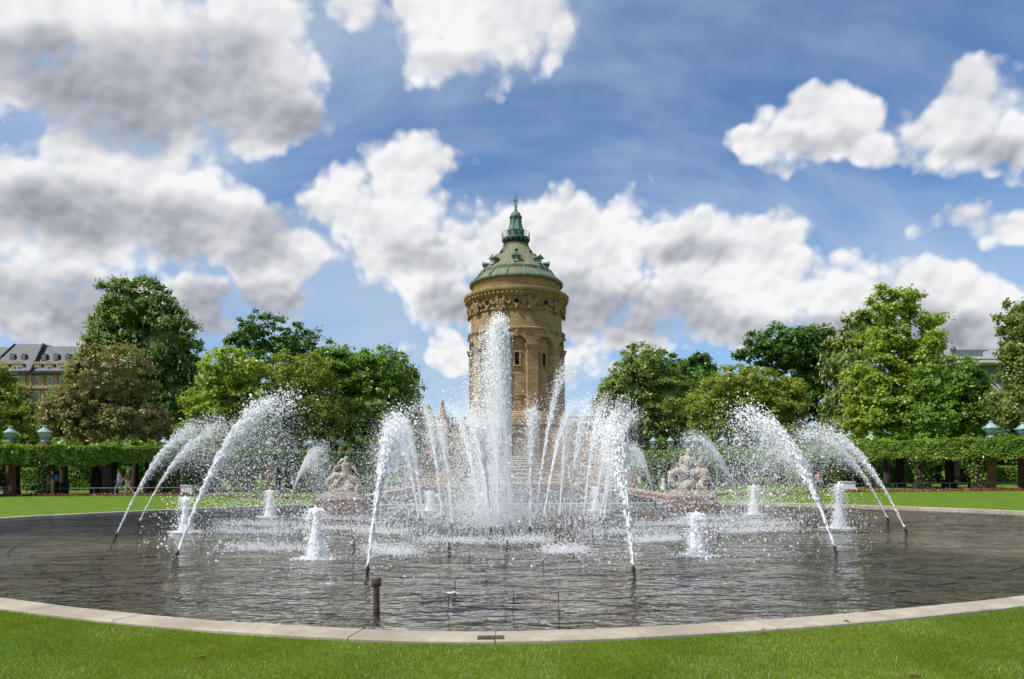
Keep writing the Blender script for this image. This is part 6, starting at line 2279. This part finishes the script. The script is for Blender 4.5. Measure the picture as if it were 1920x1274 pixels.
def person(label, loc, rz, height=1.75, pose='stand', top=(.2, .2, .2), legs=(.1, .1, .1), shoes=(.6, .6, .6), hair='dark', sleeves='short', dress=False, cap=None, long_hair=False, phase=1):
    t = thing('person', label, 'person', loc, rz)
    k = height / 1.75
    F = lambda x, f, z: (x * k, -f * k, z * k)            # f = forward
    J = {}
    hip = 0.92
    sit = pose == 'sit'
    if sit: hip = 0.50
    for s, n in ((-1, 'l'), (1, 'r')):
        st = 0.0
        if pose == 'walk': st = 0.26 * s * phase
        J['hip' + n] = F(.085 * s, 0, hip)
        if sit:
            J['knee' + n] = F(.11 * s, .42, .50)
            J['ank' + n] = F(.11 * s, .44, .09)
        else:
            J['knee' + n] = F(.095 * s, st * .62 + .03, .49)
            J['ank' + n] = F(.10 * s, st * 1.15 - (0.10 if st < 0 else 0), .085 + (0.06 if st < 0 else 0))
        a = J['ank' + n]
        J['toe' + n] = (a[0], a[1] - .17 * k, max(.035 * k, a[2] - .05 * k))
        sh = hip + .50
        J['sho' + n] = F(.185 * s, .0, sh)
        if pose == 'push':
            J['elb' + n], J['wri' + n] = F(.22 * s, .12, sh - .27), F(.17 * s, .40, sh - .36)
        elif pose == 'walk':
            J['elb' + n], J['wri' + n] = F(.24 * s, -.16 * s * phase, sh - .27), F(.23 * s, -.22 * s * phase + .14, sh - .48)
        elif sit:
            J['elb' + n], J['wri' + n] = F(.23 * s, .05, sh - .27), F(.12 * s, .28, sh - .36)
        else:
            J['elb' + n], J['wri' + n] = F(.24 * s, -.02, sh - .28), F(.24 * s, .05, sh - .53)
    sh = hip + .50
    neck, head = F(0, .01, sh + .06), F(0, .03, sh + .22)
    R = lambda r: r * k

    def torso(m, g):
        capsule(m, F(0, 0, hip + .02), F(0, 0, hip + .22), R(.135 + g), R(.125 + g))
        capsule(m, F(0, 0, hip + .22), F(0, .0, hip + .40), R(.125 + g), R(.14 + g))
        capsule(m, F(-.13, 0, sh - .02), F(.13, 0, sh - .02), R(.075 + g), R(.075 + g))

    def leg(m, n, g, end=1.0):
        a, b, c = Vector(J['hip' + n]), Vector(J['knee' + n]), Vector(J['ank' + n])
        capsule(m, a, b, R(.085 + g), R(.058 + g))
        capsule(m, b, b.lerp(c, end), R(.056 + g), R(.038 + g))

    def arm(m, n, g, end=1.0, fore=True):
        a, b, c = Vector(J['sho' + n]), Vector(J['elb' + n]), Vector(J['wri' + n])
        capsule(m, a, b if fore else a.lerp(b, end), R(.052 + g), R(.042 + g))
        if fore: capsule(m, b, b.lerp(c, end), R(.040 + g), R(.028 + g))

    m = MB()
    torso(m, -0.012)
    capsule(m, F(0, 0, sh), neck, R(.06), R(.052))
    capsule(m, neck, head, R(.05), R(.06))
    m.ball(head, R(.098), 12, 10, (.88, 1.0, 1.18))
    m.ball((head[0], head[1] - R(.10), head[2] - R(.012)), R(.020), 6, 5)          # nose
    m.ball((head[0], head[1] - R(.055), head[2] - R(.085)), R(.045), 8, 6)         # chin
    for s in (-1, 1): m.ball((head[0] + s * R(.09), head[1], head[2]), R(.024), 6, 5)  # ears
    for n, s in (('l', -1), ('r', 1)):
        leg(m, n, -0.006)
        arm(m, n, -0.004)
        w, e = Vector(J['wri' + n]), Vector(J['elb' + n])
        u = (w - e).normalized()
        side = Vector((1, 0, 0)) if abs(u.x) < 0.8 else Vector((0, 1, 0))
        capsule(m, w, w + u * R(.085), R(.030), R(.034), 8)
        for q in range(4):
            o_ = side * R((q - 1.5) * .02)
            L = (.075, .085, .08, .062)[q]
            k1 = w + u * R(.09) + o_
            k2 = k1 + u * R(L * .55) + Vector((0, -R(.008), 0))
            capsule(m, k1, k2, R(.0115), R(.010), 6)
            capsule(m, k2, k2 + u * R(L * .4) + Vector((0, -R(.018), 0)), R(.010), R(.009), 6)
        capsule(m, w + u * R(.025) - side * R(.025) * s, w + u * R(.085) - side * R(.058) * s, R(.013), R(.010), 6)
        a, b = Vector(J['ank' + n]), Vector(J['toe' + n])
        capsule(m, a - Vector((0, 0, R(.03))), b, R(.042), R(.032), 8)
    body = fuse('body', m, 0.021 * k, SKIN, t, 1)
    ct = mcol('cloth_%d_%d_%d' % tuple(int(x * 999) for x in top), top)
    cl = mcol('cloth_%d_%d_%d' % tuple(int(x * 999) for x in legs), legs)
    cs = mcol('cloth_%d_%d_%d' % tuple(int(x * 999) for x in shoes), shoes)
    m = MB()
    torso(m, 0.012)
    for n in 'lr': arm(m, n, 0.010, 0.85 if sleeves == 'long' else 0.75, sleeves == 'long')
    fuse('shirt', m, 0.028 * k, ct, body, 2, 0.003)
    m = MB()
    if dress:
        m.lathe([(R(.15), R(hip + .06)), (R(.19), R(hip - .12)), (R(.25), R(.5)), (R(.30), R(.30)), (R(.27), R(.30)), (R(.12), R(hip))], 14)
        m.build('skirt', ct, body, True)
    else:
        capsule(m, F(-.05, 0, hip + .02), F(.05, 0, hip + .02), R(.135), R(.135))
        for n in 'lr': leg(m, n, 0.014, 0.93)
        fuse('trousers', m, 0.028 * k, cl, body, 2, 0.003)
    for n in 'lr':
        m = MB()
        a, b = Vector(J['ank' + n]), Vector(J['toe' + n])
        capsule(m, a - Vector((0, 0, R(.04))), b, R(.05), R(.040), 8)
        m.build('shoe', cs, body, True)
    m = MB()
    m.ball((head[0], head[1] + R(.012), head[2] + R(.028)), R(.105), 12, 9, (.92, 1.02, 1.02))
    if long_hair: capsule(m, (head[0], head[1] + R(.05), head[2]), (head[0], head[1] + R(.08), head[2] - R(.25)), R(.09), R(.06))
    fuse('hair', m, 0.022 * k, HAIR[hair], body, 1)
    if cap:
        cc = mcol('cloth_%d_%d_%d' % tuple(int(x * 999) for x in cap), cap)
        m = MB()
        m.lathe([(R(.112), 0), (R(.11), R(.04)), (R(.08), R(.085)), (0.0, R(.1))], 12, (head[0], head[1], head[2] + R(.05)))
        m.box((head[0], head[1] - R(.13), head[2] + R(.06)), (R(.15), R(.10), R(.015)))
        m.build('cap', cc, body, True)
    return t


p1 = ground_spot(99, 930)
person('man in a blue shirt and ochre trousers standing behind the stroller', p1, radians(-70), 1.78, 'stand', (.035, .07, .20), (.42, .24, .07), (.75, .75, .72), 'dark')
b = thing('backpack', 'grey-blue backpack on the man in ochre trousers', 'bag', (p1.x, p1.y, p1.z), radians(-70))
MB().box((0, 0.215, 1.22), (0.30, 0.16, 0.44)).build('pack', mcol('pack_cloth', (.05, .10, .16)), b)
MB().box((0, 0.31, 1.14), (0.22, 0.06, 0.22)).build('pocket', mcol('pack_cloth', (.05, .10, .16)), b)
for s in (-1, 1):
    MB().tube([(s * .11, 0.14, 1.42), (s * .13, 0.0, 1.51), (s * .13, -0.165, 1.38), (s * .13, -0.15, 1.15), (s * .14, 0.12, 1.02)], 0.018, 6).build('strap', mcol('pack_cloth', (.05, .10, .16)), b)
p2 = ground_spot(90, 930)
person('woman in a pale pink top pushing the stroller', p2, radians(-90), 1.45, 'push', (.62, .33, .36), (.22, .26, .33), (.7, .7, .68), 'blond', 'long', long_hair=True)
p3 = ground_spot(224, 928)
person('walking man in a blue and white shirt and jeans', p3, radians(-80), 1.74, 'walk', (.28, .33, .42), (.13, .20, .33), (.55, .55, .55), 'dark', cap=(.06, .06, .08))
p4 = ground_spot(241, 928)
person('walking man in an olive shirt and khaki trousers', p4, radians(-85), 1.74, 'walk', (.13, .11, .05), (.42, .32, .20), (.45, .38, .3), 'grey', phase=-1)
for (px, py, h, pose, top, legs, hair, lab, op) in (
        (1188, 923, 1.72, 'stand', (.28, .09, .06), (.25, .25, .27), 'grey', 'person in a rust-red jacket left of the right statue', dict(sleeves='long')),
        (1199, 923, 1.66, 'walk', (.60, .60, .62), (.16, .20, .28), 'dark', 'person in a white top and blue trousers beside the rust-red jacket', {}),
        (1216, 925, 1.72, 'walk', (.03, .045, .10), (.05, .07, .13), 'dark', 'person in navy clothes between the white top and the dark green coat', dict(sleeves='long')),
        (1230, 926, 1.72, 'walk', (.025, .05, .045), (.02, .045, .04), 'dark', 'person in dark green clothes next to the white dress', dict(sleeves='long')),
        (1243, 926, 1.66, 'stand', (.78, .75, .66), (.7, .7, .6), 'blond', 'blond person in a white dress just left of the right statue', dict(dress=True, long_hair=True))):
    person(lab, ground_spot(px, py), radians(RNG.uniform(-70, 70)), h, pose, top, legs, (.3, .28, .25), hair, **op)


def stroller():
    p = ground_spot(73, 930)
    t = thing('stroller', 'dark stroller with a grey frame in front of the woman in pink', 'stroller', p, radians(-90))
    bl, gr = mcol('stroller_cloth', (.022, .022, .026)), mcol('stroller_frame', (.35, .36, .38), 0.4)
    m = MB()
    capsule(m, (0, .12, .62), (0, -.32, .55), .20, .17)
    m.box((0, -.1, .52), (.40, .55, .12))
    fuse('seat', m, 0.03, bl, t, 2)
    m = MB()
    m.lathe([(.27, 0), (.25, .12), (.17, .22), (.0, .26)], 12, (0, .1, .72), pi * 0.05, pi * 1.95)
    m.build('hood', bl, t, True)
    for s in (-1, 1):
        MB().tube([(s * .2, .48, 1.0), (s * .22, .1, .6), (s * .24, -.35, .16)], .018, 6).build('frame_tube', gr, t)
        MB().tube([(s * .23, .1, .55), (s * .24, .32, .16)], .018, 6).build('frame_tube', gr, t)
        for y, r in ((-.36, .12), (.33, .15)):
            w = MB().tube([(s * .26, y, r), (s * .30, y, r)], r, 14).build('wheel', bl, t)
            MB().tube([(s * .302, y, r), (s * .31, y, r)], r * .6, 10).build('rim', gr, w)
    MB().tube([(-.2, .48, 1.0), (.2, .48, 1.0)], .02, 6).build('handle', bl, t)
    m = MB()
    m.box((0, .0, .26), (.38, .45, .14))
    m.build('basket', gr, t)


stroller()


def bench(label, p, rz):
    t = thing('bench', label, 'bench', p, rz, group='park benches under the pergolas')
    wd = mcol('bench_wood', (.09, .06, .04))
    for i in range(4): MB().box((0, -.18 + i * .12, .44), (1.7, .10, .035)).build('seat_slat', wd, t)
    for i in range(3): MB().box((0, .26 + i * .03, .58 + i * .13), (1.7, .03, .10)).build('back_slat', wd, t)
    for s in (-1, 1):
        MB().box((s * .7, 0, .21), (.06, .46, .42)).build('leg', MAT['railing_metal'], t)
        MB().tube([(s * .7, .22, .42), (s * .7, .33, .88)], .022, 6).build('back_support', MAT['railing_metal'], t)


for (px, d, lab, top, legs, hair, blab) in ((1531, 53, 'seated person in a pale pink top under the right pergola', (.55, .34, .33), (.3, .3, .36), 'dark', 'bench with the pink-topped person under the right pergola'),
                                            (1757, 50, 'seated dark figure under the pergola left of the round leafy column', (.03, .03, .035), (.03, .03, .04), 'dark', 'shaded bench left of the round leafy column'),
                                            (1806, 50.5, 'seated dark figure under the pergola left of the orange pillar', (.035, .035, .03), (.04, .04, .045), 'dark', 'shaded bench left of the orange pillar')):
    x = ray(px, 900).x * d
    g = float(ground_z(np.array([x]), np.array([d]))[0])
    rz = radians(10)
    bench(blab, (x, d, g), rz)
    person(lab, (x + 0.1, d - 0.02, g), rz, 1.72, 'sit', top, legs, (.05, .05, .05), hair, 'long')
# litter bin by the trunk on the left
p = ground_spot(121, 927)
t = thing('litter_bin', 'dark litter bin on the path right of the family with the stroller', 'bin', p)
MB().lathe([(.24, .06), (.27, .10), (.29, .75), (.31, .78), (.31, .82), (.26, .83), (.25, .70), (.0, .68)], 14).build('bin_body', MAT['slate_dark'], t, True, angle=30)
MB().lathe([(.26, 0), (.26, .06), (.2, .065)], 14).build('bin_foot', MAT['railing_metal'], t)
# dark tree trunks that stand inside the pergola rows
for i, (px, d, r) in enumerate(((26, 49.5, .42), (118, 52, .36), (211, 50.5, .36), (252, 53, .30), (1600, 56, .40), (1662, 58, .30), (1730, 53, .36), (1826, 49, .42))):
    x = ray(px, 900).x * d
    g = float(ground_z(np.array([x]), np.array([d]))[0])
    side = 'left' if i < 4 else 'right'
    t = thing('plane_tree_trunk', '%s dark tree trunk from the left growing up through the %s pergola' % (ORD[i % 4], side), 'tree', (x, d, g), group='trunks inside the pergolas')
    MB().tube([(0, 0, -.2), (0.02, 0, .25), (.05, .05, 1.5), (0, .1, 3.2)], [r * 1.35, r * .95, r * .8, r * .7], 10).build('trunk', MAT['dark_bark'], t, True)
    o = Vector((x, d, g))
    crown([(px, 838 if i < 4 else 830, 36, 12)], d, MAT['leaf_hedge'], 0.24, 0.6, t, o, 0, 0, 90 + i, name='crown', clump=0.45)
